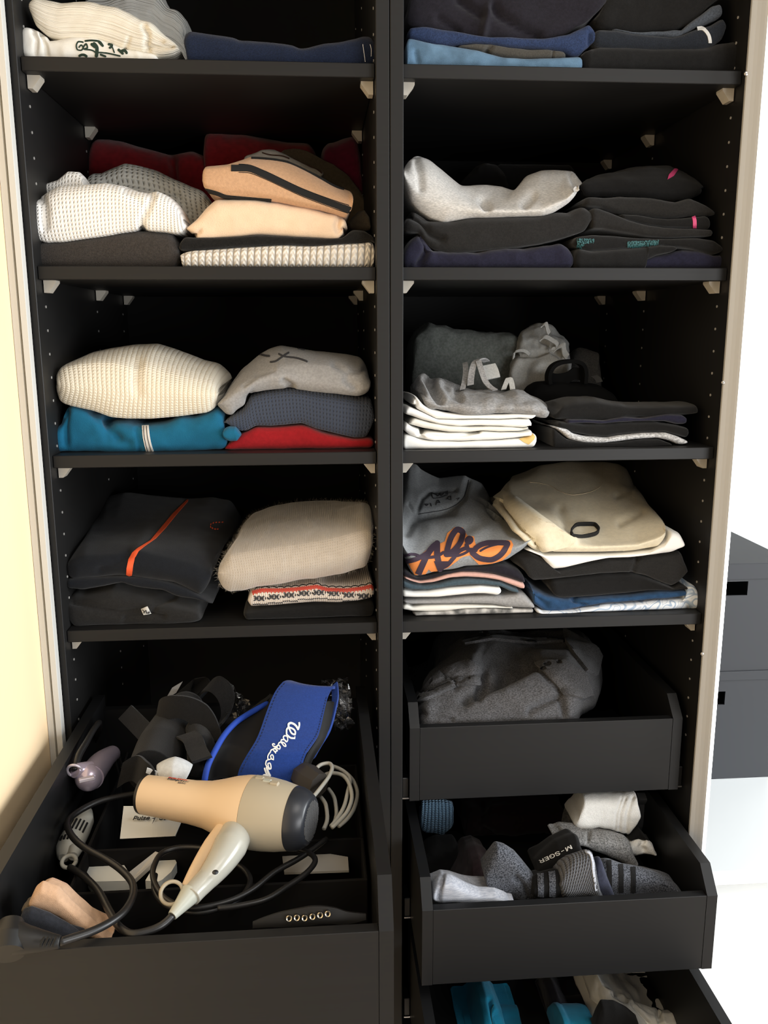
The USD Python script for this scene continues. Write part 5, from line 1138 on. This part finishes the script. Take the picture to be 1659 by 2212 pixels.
# ---- loose coil of black cable under the dryer
lc = thing('cable', 'coiled black cable looping under the hair dryer handle', 'cable')
pts = [(705, 1812), (645, 1855), (592, 1884), (545, 1922), (485, 1950), (420, 1962), (370, 1950), (337, 1915), (330, 1878), (345, 1845), (390, 1830), (440, 1832)]
mesh('cable', tube(at_z(pts, .876), 6.0 * K, 110, 10, 2), 'cable_black', lc, smooth=True)
pts = [(500, 1862), (530, 1880), (541, 1904), (525, 1935), (478, 1962), (430, 1972), (380, 1965), (345, 1945), (332, 1910), (335, 1890)]
mesh('cable', tube(at_z(pts, .870), 6.0 * K, 90, 10, 2), 'cable_black', lc, smooth=True)
pts = [(470, 1962), (560, 1948), (625, 1912), (668, 1880), (682, 1858), (668, 1842), (635, 1832), (620, 1826)]
mesh('cable', tube(at_z(pts, .878), 6.0 * K, 90, 10, 2), 'cable_black', lc, smooth=True)

# ---- papers and white things in the tray
def panel(name, label, category, pts, depths, thick, mat, axis=2, back=(0, 0, -1)):
    P = at_z(pts, depths) if axis == 2 else at_y(pts, depths)
    n = len(P)
    bk = P + np.asarray(back, float) * thick
    k = np.arange(n)
    vv, ff = trimesh.creation.triangulate_polygon(Polygon(np.asarray(pts, float)), engine='earcut')
    order = [int(np.argmin(np.linalg.norm(np.asarray(pts) - q, axis=1))) for q in vv]
    ff = np.asarray(order)[ff]
    F = np.vstack([ff[:, ::-1], ff + n, np.stack([k, (k + 1) % n, (k + 1) % n + n], 1), np.stack([k, (k + 1) % n + n, k + n], 1)])
    g = trimesh.Trimesh(np.vstack([P, bk]), F, process=False)
    trimesh.repair.fix_normals(g)
    if name is None:
        return P, g
    t = thing(name, label, category)
    mesh('body', g, mat, t)
    return P, t


P, cd = panel('leaflet', 'white card printed Pulse leaning behind the tray divider', 'card', [(267, 1741), (405, 1741), (378, 1806), (259, 1812)], (-.150, -.150, -.199, -.199), .004, 'card_white', 1, (0, .8, -.6))
xd = P[1] - P[0]; xd /= np.linalg.norm(xd); yd = P[0] - P[3]; yd -= xd * (yd @ xd); yd /= np.linalg.norm(yd)
nn = np.cross(xd, yd)
o = P[0] + xd * .0160 - yd * .0245 + nn * .0022
lettering('printed_word', 'Pulse', .0060, o, xd, yd, 'ink_black', cd, .22, True)
lettering('printed_word', 'So', .0060, o + xd * .0335, xd, yd, 'ink_black', cd, .22, True)
bolt = [(.0225, .004), (.0290, .0045), (.0260, -.004), (.0310, .006), (.0270, .0058), (.0285, .0052), (.0225, .0030)]
bp = np.array([o + nn * .0002 + xd * a + yd * b for a, b in [(.0240, .0020), (.0285, .0035), (.0300, .0080), (.0285, .0000), (.0262, -.0070), (.0275, .0015)]])
gbolt = trimesh.Trimesh(np.vstack([bp, bp + nn * .0004]), [[0, 1, 5], [1, 2, 3], [1, 3, 5], [5, 3, 4], [6, 7, 11], [7, 8, 9], [7, 9, 11], [11, 9, 10]], process=False)
mesh('lightning_mark', gbolt, 'ink_grey', cd)
H8p = lambda pts: V('H8', pts)
P, t_ = panel('charger', 'white square charger block in the front tray compartment', 'charger', H8p([(585, 1090), (860, 1045), (905, 1060), (1000, 1210), (1030, 1300), (660, 1310), (575, 1200)]), .838, .022, 'charger_white')
P, t_ = panel('white_strip', 'narrow white plastic strip leaning in the front tray compartment', 'strip', H8p([(1010, 1215), (1270, 1010), (1300, 1020), (1295, 1050), (1215, 1150), (1060, 1290), (1035, 1290)]), (.846, .858, .858, .856, .848, .838, .838), .006, 'card_grey')
P, t_ = panel('soap_bar', 'rounded cream white piece beside the white strip', 'soap', H8p([(1170, 1300), (1270, 1130), (1310, 1090), (1400, 1062), (1460, 1078), (1482, 1120), (1430, 1210), (1340, 1290), (1300, 1310)]), .842, .014, 'charger_white')
P, t_ = panel('card', 'grey beige paper card under the cable at the right of the tray', 'card', V('G4', [(720, 195), (940, 198), (1215, 245), (1222, 345), (740, 362)]), .840, .003, 'card_grey')

# ---- beige sock, black mask and studded belt at the drawer front
garment('beige_sock', 'beige brown footlet sock with an open cuff by the left drawer front', 'sock', 'sock_beige', 'G3', [(275, 645), (380, 700), (500, 762), (600, 832), (690, 905), (800, 930), (910, 920)], [(250, 595), (300, 500), (350, 462), (480, 510), (580, 620), (760, 780), (915, 900)], -.375, -.335, ty=.012, wr=.001, nt=70, ns=40, zfloor=.78)
garment('sock_cuff', 'brown folded cuff cloth sticking up behind the black mask', 'cloth', 'olive_brown', 'G3', [(200, 670), (270, 670)], [(200, 640), (255, 600), (275, 590)], -.372, -.35, wr=.001, nt=30, ns=24)
garment('sleep_mask', 'black padded sleep mask in the front left drawer corner', 'mask', 'mask_black', 'G3', [(150, 880), (250, 930), (400, 950), (500, 940), (670, 930)], [(165, 760), (200, 690), (260, 672), (400, 722), (550, 802), (675, 885)], -.398, -.378, ty=.01, wr=.001, nt=60, ns=40, zfloor=.78)
bt = thing('belt', 'dark leather belt end with a row of brass studs inside the left drawer front', 'belt')
G4p = lambda pts: V('G4', pts)
bp = at_y(G4p([(505, 752), (640, 722), (760, 705), (900, 688), (1000, 676), (1100, 680), (1220, 700), (1350, 690)]), -.393)
mesh('strap', ribbon(bp, [[0, .001, .003], [0, .002, .0075], [0, .002, .010], [0, .002, .008], [0, .001, .003]], .003, 50), 'leather', bt, smooth=40)
for p in ((776, 704), (834, 699), (892, 701), (951, 691), (1008, 680), (1065, 670)):
    q = at_y(G4p([p]), -.3962)[0]
    mesh('stud', revolve([(.0016, 0), (.0032, 0), (.0034, .0012), (.0028, .0020), (.0018, .0016), (.0016, 0)], q, [0, -1, .35], 20), 'stud', bt, smooth=40, label='round brass stud')

# ---- black brace with straps
br = thing('wrist_brace', 'black velcro wrist brace with straps behind the hair dryer', 'brace')
Bp = lambda pts: V('B6', pts)
mesh('shell', tube(at_y(Bp([(470, 1150), (600, 900), (760, 650), (880, 420)]), (-.13, -.06, .01, .07)), [.030, .036, .036, .026], 50, 26, 1), 'brace_black', br, smooth=True)
mesh('side_flap', tube(at_y(Bp([(960, 1130), (1020, 900), (960, 660)]), (-.13, -.09, -.04)), [.012, .020, .014], 40, 20, 1), 'brace_black', br, smooth=True)
mesh('thumb_flap', ribbon(at_y(Bp([(860, 740), (930, 780), (980, 900), (1040, 1010)]), (-.075, -.09, -.115, -.14)), np.repeat([[.013, 0, .004]], 2, 0), .004, 40), 'brace_grey', br, smooth=40)
mesh('strap', ribbon(at_y(Bp([(560, 500), (680, 440), (830, 440), (980, 500), (1090, 640), (1130, 830)]), (-.005, -.035, -.045, -.05, -.06, -.08)), [[.003, .004, .015], [.003, .0, .018], [.012, 0, .014], [.016, 0, .004]], .004, 60), 'brace_black', br, smooth=40)
mesh('velcro_tab', ribbon(at_y(Bp([(205, 495), (330, 620), (455, 750)]), (.02, -.01, -.04)), np.repeat([[-.0105, .002, -.0115]], 2, 0), .003, 30), 'brace_grey', br, smooth=40)
mesh('strap_loop', ribbon(at_y(Bp([(1040, 330), (1100, 210), (1190, 190), (1290, 290), (1320, 420), (1270, 580), (1180, 700)]), (.10, .08, .06, .04, .03, .02, .0)), np.repeat([[.010, .004, .010]], 2, 0), .003, 60), 'brace_grey', br, smooth=40)
mesh('padding', tube(at_y(Bp([(590, 1160), (720, 1130), (880, 1170)]), -.155), [.013, .018, .014], 30, 16, 1), 'pad_white', br, smooth=True)
mesh('white_lining', ribbon(at_y(Bp([(435, 1125), (480, 1140), (590, 1185)]), -.165), np.repeat([[.001, 0, .0035]], 2, 0), .002, 20), 'pad_white', br, smooth=40)
mesh('tag', ribbon(at_y(Bp([(770, 195), (700, 318)]), .085), np.repeat([[.0085, 0, .005]], 2, 0), .0015, 12, 0), 'tag_film', br)
mesh('back_strap', ribbon(at_y(Bp([(830, 330), (880, 200), (990, 180), (1050, 260)]), (.10, .12, .12, .10)), np.repeat([[.012, 0, .010]], 2, 0), .003, 40), 'brace_black', br, smooth=40)
mesh('lower_strap', ribbon(at_y(Bp([(150, 1180), (300, 1100), (420, 1180), (500, 1280)]), (-.14, -.14, -.16, -.17)), np.repeat([[.004, .004, .016]], 2, 0), .004, 40), 'brace_black', br, smooth=40)

# ---- blue lettered wrap
bw = thing('back_wrap', 'blue and black neoprene wrap with white script lettering standing behind the hair dryer', 'wrap')
Gp = lambda pts: V('G2', pts)


def sheet(A, B, yA, yB, n=40, k=14, bow=.006):
    a, b = smooth_path(Gp(A), n, 1.2), smooth_path(Gp(B), n, 1.2)
    t = np.linspace(0, 1, n)
    ya, yb = np.interp(t, np.linspace(0, 1, len(yA)), yA), np.interp(t, np.linspace(0, 1, len(yB)), yB)
    pa, pb = at_y(a, ya), at_y(b, yb)
    w = np.linspace(0, 1, k)
    g = pa[:, None] * (1 - w)[None, :, None] + pb[:, None] * w[None, :, None]
    g[:, :, 1] -= bow * np.sin(np.pi * w)[None, :]
    return g


def thicken(g, th):
    n, k = g.shape[:2]
    du, dv = np.gradient(g, axis=0), np.gradient(g, axis=1)
    N = np.cross(du, dv); N /= np.linalg.norm(N, axis=2, keepdims=True) + 1e-12
    if (N * (EYE - g)).sum() < 0:
        N = -N
    loop = np.concatenate([g, (g - N * th)[:, ::-1]], 1)
    return grid_mesh(loop), N


g = sheet([(762, 262), (705, 330), (640, 480), (560, 700), (470, 850), (415, 960), (400, 1060)], [(1150, 300), (1112, 380), (1078, 520), (1045, 660), (940, 830), (900, 960), (880, 1080)], (-.01, -.04, -.07, -.10, -.125, -.135, -.14), (-.01, -.04, -.07, -.10, -.125, -.135, -.14))
mm, N = thicken(g, .004)
fb = mesh('front_band', mm, 'band_blue', bw, smooth=40)
o = Cloth(); o.V, o.F, o.N, o.prim, o.interp = g.reshape(-1, 3), None, N.reshape(-1, 3), fb, None
g2 = sheet([(762, 262), (800, 250), (830, 252)], [(1150, 300), (1165, 296), (1172, 320)], (-.01, .0, .02), (-.01, .0, .02), 14, 14)
mesh('top_fold', thicken(g2, .004)[0], 'band_blue', bw, smooth=40)
edge = at_y(Gp([(1165, 310), (1172, 400), (1148, 540), (1105, 690), (1040, 800), (985, 900)]), (.0, -.02, -.05, -.08, -.10, -.115))
mesh('rear_band', ribbon(edge + [0, .012, 0], np.repeat([[.0045, .002, .003]], 2, 0), .004, 50), 'band_blue', bw, smooth=40)
gin = sheet([(1090, 420), (1070, 560), (1035, 690), (935, 860), (905, 960), (890, 1060)], [(1160, 420), (1138, 560), (1095, 700), (985, 880), (960, 960), (930, 1060)], (-.03, -.06, -.09, -.11, -.125, -.13), (-.025, -.05, -.08, -.105, -.12, -.125), 30, 6, -.004)
mesh('inner_lining', thicken(gin, .002)[0], 'neoprene_black', bw, smooth=40)
gl = sheet([(640, 425), (540, 480), (420, 555), (310, 665), (230, 800), (175, 910), (150, 1040)], [(690, 380), (640, 520), (580, 690), (500, 830), (440, 940), (420, 980), (405, 1060)], (.0, -.02, -.05, -.08, -.11, -.13, -.14), (.0, -.03, -.06, -.09, -.115, -.125, -.13), 40, 12, -.02)
mesh('left_band_lining', thicken(gl, .004)[0], 'neoprene_black', bw, smooth=40)
el = at_y(Gp([(640, 432), (540, 486), (420, 560), (312, 668), (232, 802), (178, 912), (150, 1040)]), (-.002, -.024, -.055, -.086, -.116, -.136, -.145))
mesh('left_band_edge', tube(el, .0042, 60, 10, 1.5), 'band_blue_edge', bw, smooth=True)
for A in ([(775, 275), (722, 340), (660, 490), (580, 705), (490, 855), (435, 965)], [(1100, 385), (1065, 520), (1030, 655), (925, 825), (885, 955)]):
    decal(o, 'seam_stitching', strokes('G2', *[([tuple(a), tuple(b)], .9) for a, b in zip(smooth_path(A, 60, 1)[0::2], smooth_path(A, 60, 1)[1::2])]), 'ink_black', off=.0005, edge=6.)
wl = strokes('W1', ([(1255, 245), (1262, 300), (1230, 425)], 3.6, 2), ([(1225, 420), (1190, 355), (1120, 290), (1040, 262), (985, 300), (985, 370)], 4.2), ([(985, 375), (1060, 395), (1130, 440), (1160, 500), (1150, 560), (1090, 545), (1040, 490), (1010, 420), (980, 385), (935, 450), (935, 540), (980, 600), (1060, 650), (1140, 655)], 3.4),
             ([(1145, 655), (1148, 620)], 2.4), ([(960, 640), (930, 595), (880, 590), (850, 630), (880, 690), (930, 745), (965, 700), (960, 640)], 2.4), ([(930, 740), (860, 690), (810, 690), (790, 740), (830, 800), (890, 860), (920, 855), (900, 800), (820, 755), (760, 760), (730, 790)], 2.4),
             ([(770, 880), (740, 835), (690, 850), (700, 910), (750, 930), (775, 880)], 2.4), ([(730, 795), (700, 850), (640, 870), (590, 850), (575, 810), (605, 795), (630, 810)], 2.4), ([(690, 900), (640, 905), (600, 930), (540, 960), (520, 1010)], 2.4), ([(640, 930), (700, 970), (650, 1000), (655, 1030)], 2.4), ([(600, 960), (650, 1020)], 2.4),
             ([(520, 1010), (480, 1060), (455, 1130), (480, 1200), (540, 1180), (600, 1200), (600, 1130), (570, 1070), (530, 1100), (560, 1180)], 2.6), ([(460, 1200), (415, 1240), (405, 1310), (440, 1380), (500, 1440), (540, 1420), (535, 1350), (500, 1280), (460, 1300), (470, 1370), (520, 1430)], 2.8),
             ([(375, 1420), (400, 1500), (440, 1580), (470, 1640)], 3.4), ([(430, 1400), (460, 1500), (510, 1600)], 4.6), ([(350, 1590), (400, 1580), (440, 1600)], 3.4))
decal(o, 'script_lettering', wl, 'ink_white', off=.0008, edge=4., label='white script lettering')

# ---- clear plastic bag
pb = thing('plastic_bag', 'crumpled clear plastic bag in the back right of the left drawer', 'bag')
rs = np.random.RandomState(21)
def crumple(A, B, y, n=16, k=10, amp=.008):
    gg = sheet(A, B, y, y, n, k, .0)
    d = rs.randn(n, k, 3) * amp * .35
    gg = gg + d
    gg[:, :, 1] += amp * np.sin(np.arange(n) * 2.1)[:, None]
    q = np.arange(n * k).reshape(n, k)
    f = np.vstack([np.stack([q[:-1, :-1], q[1:, :-1], q[1:, 1:]], -1).reshape(-1, 3), np.stack([q[:-1, :-1], q[1:, 1:], q[:-1, 1:]], -1).reshape(-1, 3)])
    return trimesh.Trimesh(gg.reshape(-1, 3), f, process=False)
mesh('film', crumple([(1060, 260), (1110, 360), (1140, 500), (1120, 620)], [(1230, 240), (1300, 320), (1310, 470), (1260, 640)], (.05, .03, .0, -.03)), 'clear_film', pb)
mesh('film', crumple([(1090, 235), (1150, 330), (1170, 440)], [(1280, 300), (1280, 380), (1300, 500)], (.03, .02, .0), 12, 8), 'clear_film', pb)
mesh('rolled_sleeve', tube(at_y(Gp([(1190, 470), (1215, 500), (1230, 560)]), (.03, .02, .0)), [.012, .014, .010], 20, 16, .5, False), 'clear_film', pb, smooth=40)
pb = thing('plastic_bag', 'clear plastic wrapper beside the loop of the black brace', 'wrapper')
mesh('film', crumple([(310, 285), (350, 380), (330, 500), (270, 640)], [(375, 285), (470, 400), (520, 440), (420, 560)], (.06, .04, .02, -.02), 14, 8, .006), 'clear_film', pb)

# ---- grey cable coil
gc = thing('cable_coil', 'coiled pale grey cable with a dark connector right of the hair dryer', 'cable')
Wp = lambda pts: V('W3', pts)
for k, (pts, z) in enumerate((([(975, 395), (1090, 255), (1175, 130), (1205, 40), (1170, -10), (1090, 0), (1020, 50)], .918), ([(1080, 170), (1180, 105), (1300, 120), (1400, 220), (1440, 380), (1390, 560), (1290, 680), (1200, 760)], .905), ([(1200, 25), (1330, 80), (1420, 180), (1390, 330), (1350, 500), (1260, 660), (1190, 745)], .899),
                              ([(1370, 110), (1460, 210), (1505, 340), (1470, 520), (1390, 650), (1280, 745)], .892), ([(1070, 400), (1130, 500), (1145, 640), (1105, 775)], .888), ([(1160, 300), (1235, 430), (1255, 580), (1215, 735)], .883), ([(735, 240), (800, 215), (850, 200)], .905))):
    mesh('cable', tube(at_z(Wp(pts), z), .0027, 60, 10, 2), 'cable_grey', gc, smooth=True)
cq = at_z(Wp([(895, 170), (1050, 260)]), .912)
mesh('connector', tube([cq[0] + [-.012, .02, 0], cq[0], cq[1]], [.016, .020, .017], 16, 8, 0), 'connector_brown', gc, smooth=30)

# ---------------------------------------------------------------- right drawers
g = garment('denim_jacket', 'grey denim jacket crumpled in the topmost right drawer', 'jacket', 'denim_grey', 'E5', [(170, 760), (500, 760), (900, 752), (1335, 740)], None, .046, .44, zset=.795,
            mids=[(.046, [(162, 745), (500, 742), (900, 735), (1335, 722)]), (.065, [(150, 620), (300, 640), (450, 630), (640, 560), (900, 515), (1190, 555), (1380, 580)]), (.13, [(140, 540), (250, 430), (420, 350), (560, 310), (650, 390), (820, 400), (1030, 310), (1250, 312), (1400, 400), (1482, 560)]), (.25, [(262, 330), (480, 165), (700, 150), (1000, 190), (1250, 170), (1420, 190), (1522, 240)]), (.38, [(262, 120), (380, 85), (600, 85), (900, 90), (1230, 60), (1340, 80), (1390, 160)])], wr=.005, ws=24, nt=150, ns=90,
            cr=[([(500, 590), (640, 500), (760, 450), (900, 380), (1020, 320)], .022, 10), ([(630, 390), (640, 450), (600, 560)], .014, 8), ([(330, 400), (460, 420), (600, 400)], .010, 5), ([(150, 540), (300, 480), (400, 430)], .012, 7), ([(980, 680), (1100, 610), (1190, 570)], .012, 6), ([(1030, 320), (1130, 430), (1220, 520)], .010, 7), ([(170, 690), (400, 740)], .006, 5), ([(1210, 560), (1240, 700)], .010, 6), ([(420, 500), (500, 440), (600, 400)], .008, 5), ([(640, 90), (1000, 95), (1240, 130)], .008, 5)])
decal(g, 'collar', strokes('E5', ([(1230, 70), (1390, 165), (1512, 236), (1470, 420), (1400, 385), (1300, 260), (1240, 150)],)), 'denim_grey', off=.007, thick=.010, edge=8.)
decal(g, 'sleeve', strokes('E5', ([(1025, 318), (1250, 316), (1390, 410), (1440, 560), (1375, 585), (1240, 560), (1140, 450)],)), 'denim_grey', off=.006, thick=.009, edge=8.)
decal(g, 'cuff', strokes('E5', ([(150, 560), (320, 385), (530, 310), (625, 395), (600, 480), (430, 500), (170, 620)],)), 'denim_grey', off=.007, thick=.010, edge=8.)
decal(g, 'button_band', strokes('E5', ([(480, 165), (700, 120), (1000, 150), (1240, 140), (1235, 165), (1000, 180), (700, 150), (500, 185)],)), 'denim_grey', off=.005, thick=.008, edge=8.)
P, N = on_cloth(g, V('E5', [(995, 182)]))
mesh('button', revolve([(0, 0), (.0085, 0), (.0088, .0015), (.0070, .0030), (.0030, .0022), (0, .0022)], P[0] + N[0] * .0055, N[0], 24), 'plug_black', g.prim, smooth=40, label='black metal button')
SK = 'socks in the middle right drawer'
FL = .5895
garment('tights', 'dark maroon tights bundled at the back of the sock drawer', 'tights', 'sock_maroon', 'F7', [(580, 640), (900, 660), (1460, 640)], [(575, 240), (760, 220), (860, 190), (1200, 170), (1460, 175)], .20, .34, zset=FL, ty=.05, wr=.006, group=SK, cr=[([(760, 250), (740, 420), (860, 600)], .012, 10)])
garment('tights', 'dark brown tights in front of the maroon ones', 'tights', 'sock_maroon', 'F7', [(500, 990), (840, 990)], [(500, 930), (560, 850), (650, 720), (720, 690), (800, 730), (850, 850)], .03, .15, zset=FL, ty=.03, wr=.004, group=SK)
garment('black_socks', 'black sock heap at the left back under the blue ribbed sock', 'socks', 'black_soft', 'F7', [(210, 900), (560, 900)], [(215, 560), (330, 520), (480, 520), (570, 640)], .10, .16, zset=FL, ty=.03, wr=.004, group=SK)
g = garment('sock', 'pale blue ribbed sock hanging under the topmost drawer', 'sock', 'sock_blue', 'F7', [(198, 430), (215, 470), (250, 492), (320, 497), (400, 515), (438, 480), (488, 430)], [(206, 200), (300, 190), (400, 190), (492, 210)], .165, .195, ty=.012, wr=.0015, ws=60, nt=70, ns=40, e=.003, endk=.7, group=SK)
mesh('loose_thread', tube(at_y(V('F7', [(345, 500), (335, 550), (318, 590), (320, 630), (350, 638)]), .16), .0004, 30, 5), 'ink_grey', g.prim, label='loose hanging thread')
garment('sock', 'pale grey tube sock lying at the front left of the sock drawer', 'sock', 'sock_pale', 'F7', [(305, 1100), (360, 1125), (600, 1115), (800, 1105), (1020, 1100)], [(300, 935), (345, 905), (402, 865), (480, 880), (620, 950), (720, 984), (860, 990), (960, 1030), (1022, 1078)], -.108, -.05, ty=.02, zfloor=FL, wr=.001, nt=80, ns=44, e=.01, cr=[([(400, 870), (372, 990), (362, 1100)], .006, 5)], group=SK)
garment('sock', 'blue grey waffle sock standing up left of the black lettered sock', 'sock', 'sock_pattern', 'F7', [(790, 1000), (830, 1080), (1000, 1090), (1110, 1100), (1222, 1090)], [(765, 745), (825, 645), (880, 585), (945, 600), (1040, 655), (1120, 760), (1200, 855), (1222, 960)], -.085, -.03, ty=.02, zfloor=FL, wr=.0015, nt=80, ns=44, cr=[([(1060, 900), (1130, 980), (1160, 1080)], .008, 6)], group=SK)
g = garment('sock', 'black sock with pale upside-down lettering', 'sock', 'black_soft', 'S4', [(60, 980), (300, 960), (640, 780), (960, 540)], [(60, 740), (200, 600), (480, 365), (700, 270), (850, 222), (905, 245), (960, 480)], -.062, .0, ty=.02, wr=.0006, nt=80, ns=44, e=.005, group=SK)
P, N = on_cloth(g, V('S4', [(800, 455), (160, 775)]))
dv = P[1] - P[0]; dl = np.linalg.norm(dv); dv /= dl
nv = EYE - P[0]; nv /= np.linalg.norm(nv)
yv = np.cross(nv, dv)
tm = meshkit.text_mesh('M-SGER', .0046, .0006, True); wdt = tm.bounds[1, 0]
vv = np.array(tm.vertices); vv[:, 0] *= dl / wdt
lp = P[0] + vv[:, :1] * dv + (vv[:, 1:2] - .003) * yv
px_ = project(lp); pp_, nn_ = on_cloth(g, px_)
mesh('lettering', trimesh.Trimesh(pp_ + nn_ * (.0012 + vv[:, 2:3]), tm.faces, process=False), 'care_white', g.prim, label='pale upside-down lettering')
g = garment('sock', 'black sock shaft with grey speckled stripes at the drawer front', 'sock', 'black_soft', 'S4', [(-10, 1480), (560, 1470)], [(-10, 1030), (130, 975), (300, 930), (555, 860)], -.100, -.05, ty=.02, zfloor=FL, wr=.001, nt=60, ns=40, group=SK)
decal(g, 'speckled_stripe', strokes('S4', ([(165, 990), (170, 1200), (165, 1440)], 13., 2)), 'sock_pattern', thick=.002, off=.0015)
decal(g, 'speckled_stripe', strokes('S4', ([(385, 950), (400, 1200), (395, 1440)], 14., 2)), 'sock_pattern', thick=.002, off=.0015)
g = garment('sock', 'dark ribbed melange sock cuff with a pale blue rim', 'sock', 'sock_rib', 'S4', [(530, 1250), (590, 1440), (660, 1470), (900, 1450), (1270, 1430), (1335, 1400)], [(535, 900), (620, 760), (800, 640), (1040, 560), (1100, 528), (1185, 562), (1240, 760), (1270, 1000), (1300, 1200), (1338, 1340)], -.106, -.05, ty=.02, zfloor=FL, wr=.001, nt=80, ns=44, group=SK)
decal(g, 'cuff_rim', strokes('S4', ([(1070, 560), (1140, 600), (1190, 760), (1200, 900), (1230, 1100), (1260, 1300)], 4.5)), 'sock_pale', thick=.003, off=.002)
garment('sock', 'plain navy sock squeezed beside the ribbed cuff', 'sock', 'sock_navy', 'F8', [(480, 980), (620, 980)], [(462, 610), (510, 640), (560, 780), (622, 940)], -.092, -.045, ty=.015, zfloor=FL, wr=.001, nt=40, ns=36, group=SK)
g = garment('sock', 'dark melange sock with black rings at the front right of the sock drawer', 'sock', 'sock_pattern', 'F8', [(560, 985), (700, 985), (850, 970), (1000, 960), (1160, 940)], [(500, 655), (600, 668), (700, 708), (800, 724), (950, 760), (1080, 820), (1160, 890)], -.085, -.03, ty=.02, zfloor=FL, wr=.001, nt=80, ns=44, group=SK)
for x0, x1, ya in ((585, 590, 672), (680, 685, 705), (782, 785, 728)):
    decal(g, 'black_ring', strokes('F8', ([(x0, ya), (x1, (ya + 930) / 2), (x1, 935)], 10., 2)), 'black_soft')
garment('sock', 'bright white towelling sock rolled under the topmost drawer', 'sock', 'sock_white', 'F8', [(298, 415), (380, 432), (500, 402), (640, 432), (745, 462), (795, 395), (824, 335)], [(340, 200), (370, 140), (560, 130), (690, 130), (800, 120), (820, 240)], .045, .11, ty=.02, wr=.0012, ws=60, nt=80, ns=44, e=.01, cr=[([(690, 170), (650, 300), (640, 430)], .003, 3), ([(720, 170), (680, 300), (670, 430)], .003, 3), ([(780, 160), (740, 300), (730, 440)], .004, 4)], group=SK)
garment('sock', 'grey wool sock below the bright white one', 'sock', 'sock_wool', 'F8', [(150, 525), (350, 545), (450, 585), (600, 645), (720, 702), (788, 692)], [(155, 505), (230, 425), (420, 442), (560, 442), (700, 462), (745, 505), (792, 670)], .0, .06, ty=.025, wr=.0015, ws=60, nt=80, ns=44, cr=[([(420, 440), (415, 530)], .004, 4)], group=SK)
garment('sock', 'small black ankle sock between the white pair at the right', 'sock', 'black_soft', 'F8', [(745, 492), (885, 492)], [(745, 462), (815, 395), (888, 480)], .040, .075, wr=.001, nt=40, ns=30, group=SK)
garment('sock', 'small off-white sock end right of the grey wool sock', 'sock', 'sock_white', 'F8', [(750, 600), (790, 625), (860, 612), (950, 610)], [(742, 520), (800, 490), (880, 482), (930, 530), (952, 600)], .030, .07, ty=.015, wr=.0015, nt=44, ns=36, cr=[([(870, 500), (850, 560), (870, 590)], .006, 6)], group=SK)
garment('sock', 'wool grey sock shaft upright behind the white towelling sock', 'sock', 'sock_wool', 'F8', [(190, 520), (270, 520)], [(185, 420), (220, 250), (260, 200), (275, 300)], .10, .14, wr=.0015, nt=40, ns=36, zset=FL, group=SK)
garment('insole', 'smooth grey rounded insole at the back right of the sock drawer', 'insole', 'grey_smooth', 'F8', [(800, 440), (870, 420), (930, 360), (962, 270)], [(800, 120), (880, 120), (960, 125), (964, 220)], .115, .125, ty=.003, wr=.0, nt=50, ns=30, e=.003)
# lowest drawer
CB = 'clothes in the lowest right drawer'
FL3 = .4025
g = garment('tee_shirt', 'bright turquoise top with a seam in the lowest drawer', 'top', 'teal_bright', 'T5', [(40, 520), (420, 520)], [(60, 470), (110, 330), (165, 235), (210, 214), (255, 232), (300, 290), (318, 345), (420, 400)], -.06, .06, ty=.05, zset=FL3, wr=.002, group=CB, cr=[([(230, 240), (240, 300), (260, 391)], .006, 5), ([(275, 325), (300, 391)], .008, 5)])
decal(g, 'seam', strokes('T5', ([(255, 270), (240, 310), (250, 391)], 1.5)), 'teal_print', off=.0006)
garment('tee_shirt', 'turquoise waistband just showing at the bottom edge of the picture', 'top', 'teal_bright', 'T5', [(670, 470), (930, 470)], [(675, 385), (700, 360), (730, 365), (750, 380), (920, 385)], -.10, -.02, ty=.02, zset=FL3, wr=.002, nt=60, ns=40, group=CB)
garment('cloth_bundle', 'dark plum cloth between the turquoise and white clothes', 'cloth', 'plum_black', 'T5', [(590, 470), (850, 470)], [(590, 260), (600, 160), (640, 130), (720, 240), (780, 300), (850, 380)], -.03, .06, ty=.04, zset=FL3, wr=.003, nt=70, ns=44, group=CB)
garment('shirt', 'crumpled white cotton shirt at the right of the lowest drawer', 'shirt', 'cotton_white', 'T5', [(900, 480), (1200, 500), (1440, 480)], None, -.06, .06, zset=FL3, mids=[(-.065, [(1150, 420), (1280, 400), (1430, 400)]), (-.05, [(1060, 300), (1180, 300), (1300, 340), (1428, 330)]), (-.01, [(880, 170), (940, 116), (1010, 160), (1060, 178), (1170, 240), (1300, 300), (1390, 288), (1425, 320)])], wr=.007, ws=40, group=CB, cr=[([(1020, 200), (1100, 240)], .008, 4), ([(1150, 260), (1250, 391)], .008, 4), ([(1310, 310), (1330, 391)], .010, 5)])
garment('shirt', 'off-white shirt shoved behind the crumpled white one in the lowest drawer', 'shirt', 'tee_cream', 'T5', [(980, 400), (1310, 400)], [(985, 130), (1100, 70), (1200, 60), (1270, 70), (1285, 150), (1262, 220), (1310, 300)], .065, .16, ty=.04, zset=FL3, wr=.005, ws=30, group=CB, cr=[([(1210, 80), (1215, 150)], .008, 5), ([(1150, 190), (1250, 230)], .006, 5)])
garment('cloth_bundle', 'black top with a rolled edge in front of the white shirt', 'top', 'black_cloth', 'T5', [(900, 520), (1190, 520)], [(890, 300), (940, 235), (1020, 235), (1100, 275), (1165, 330), (1185, 400)], -.10, -.065, ty=.02, zset=FL3, wr=.002, nt=70, ns=44, group=CB)
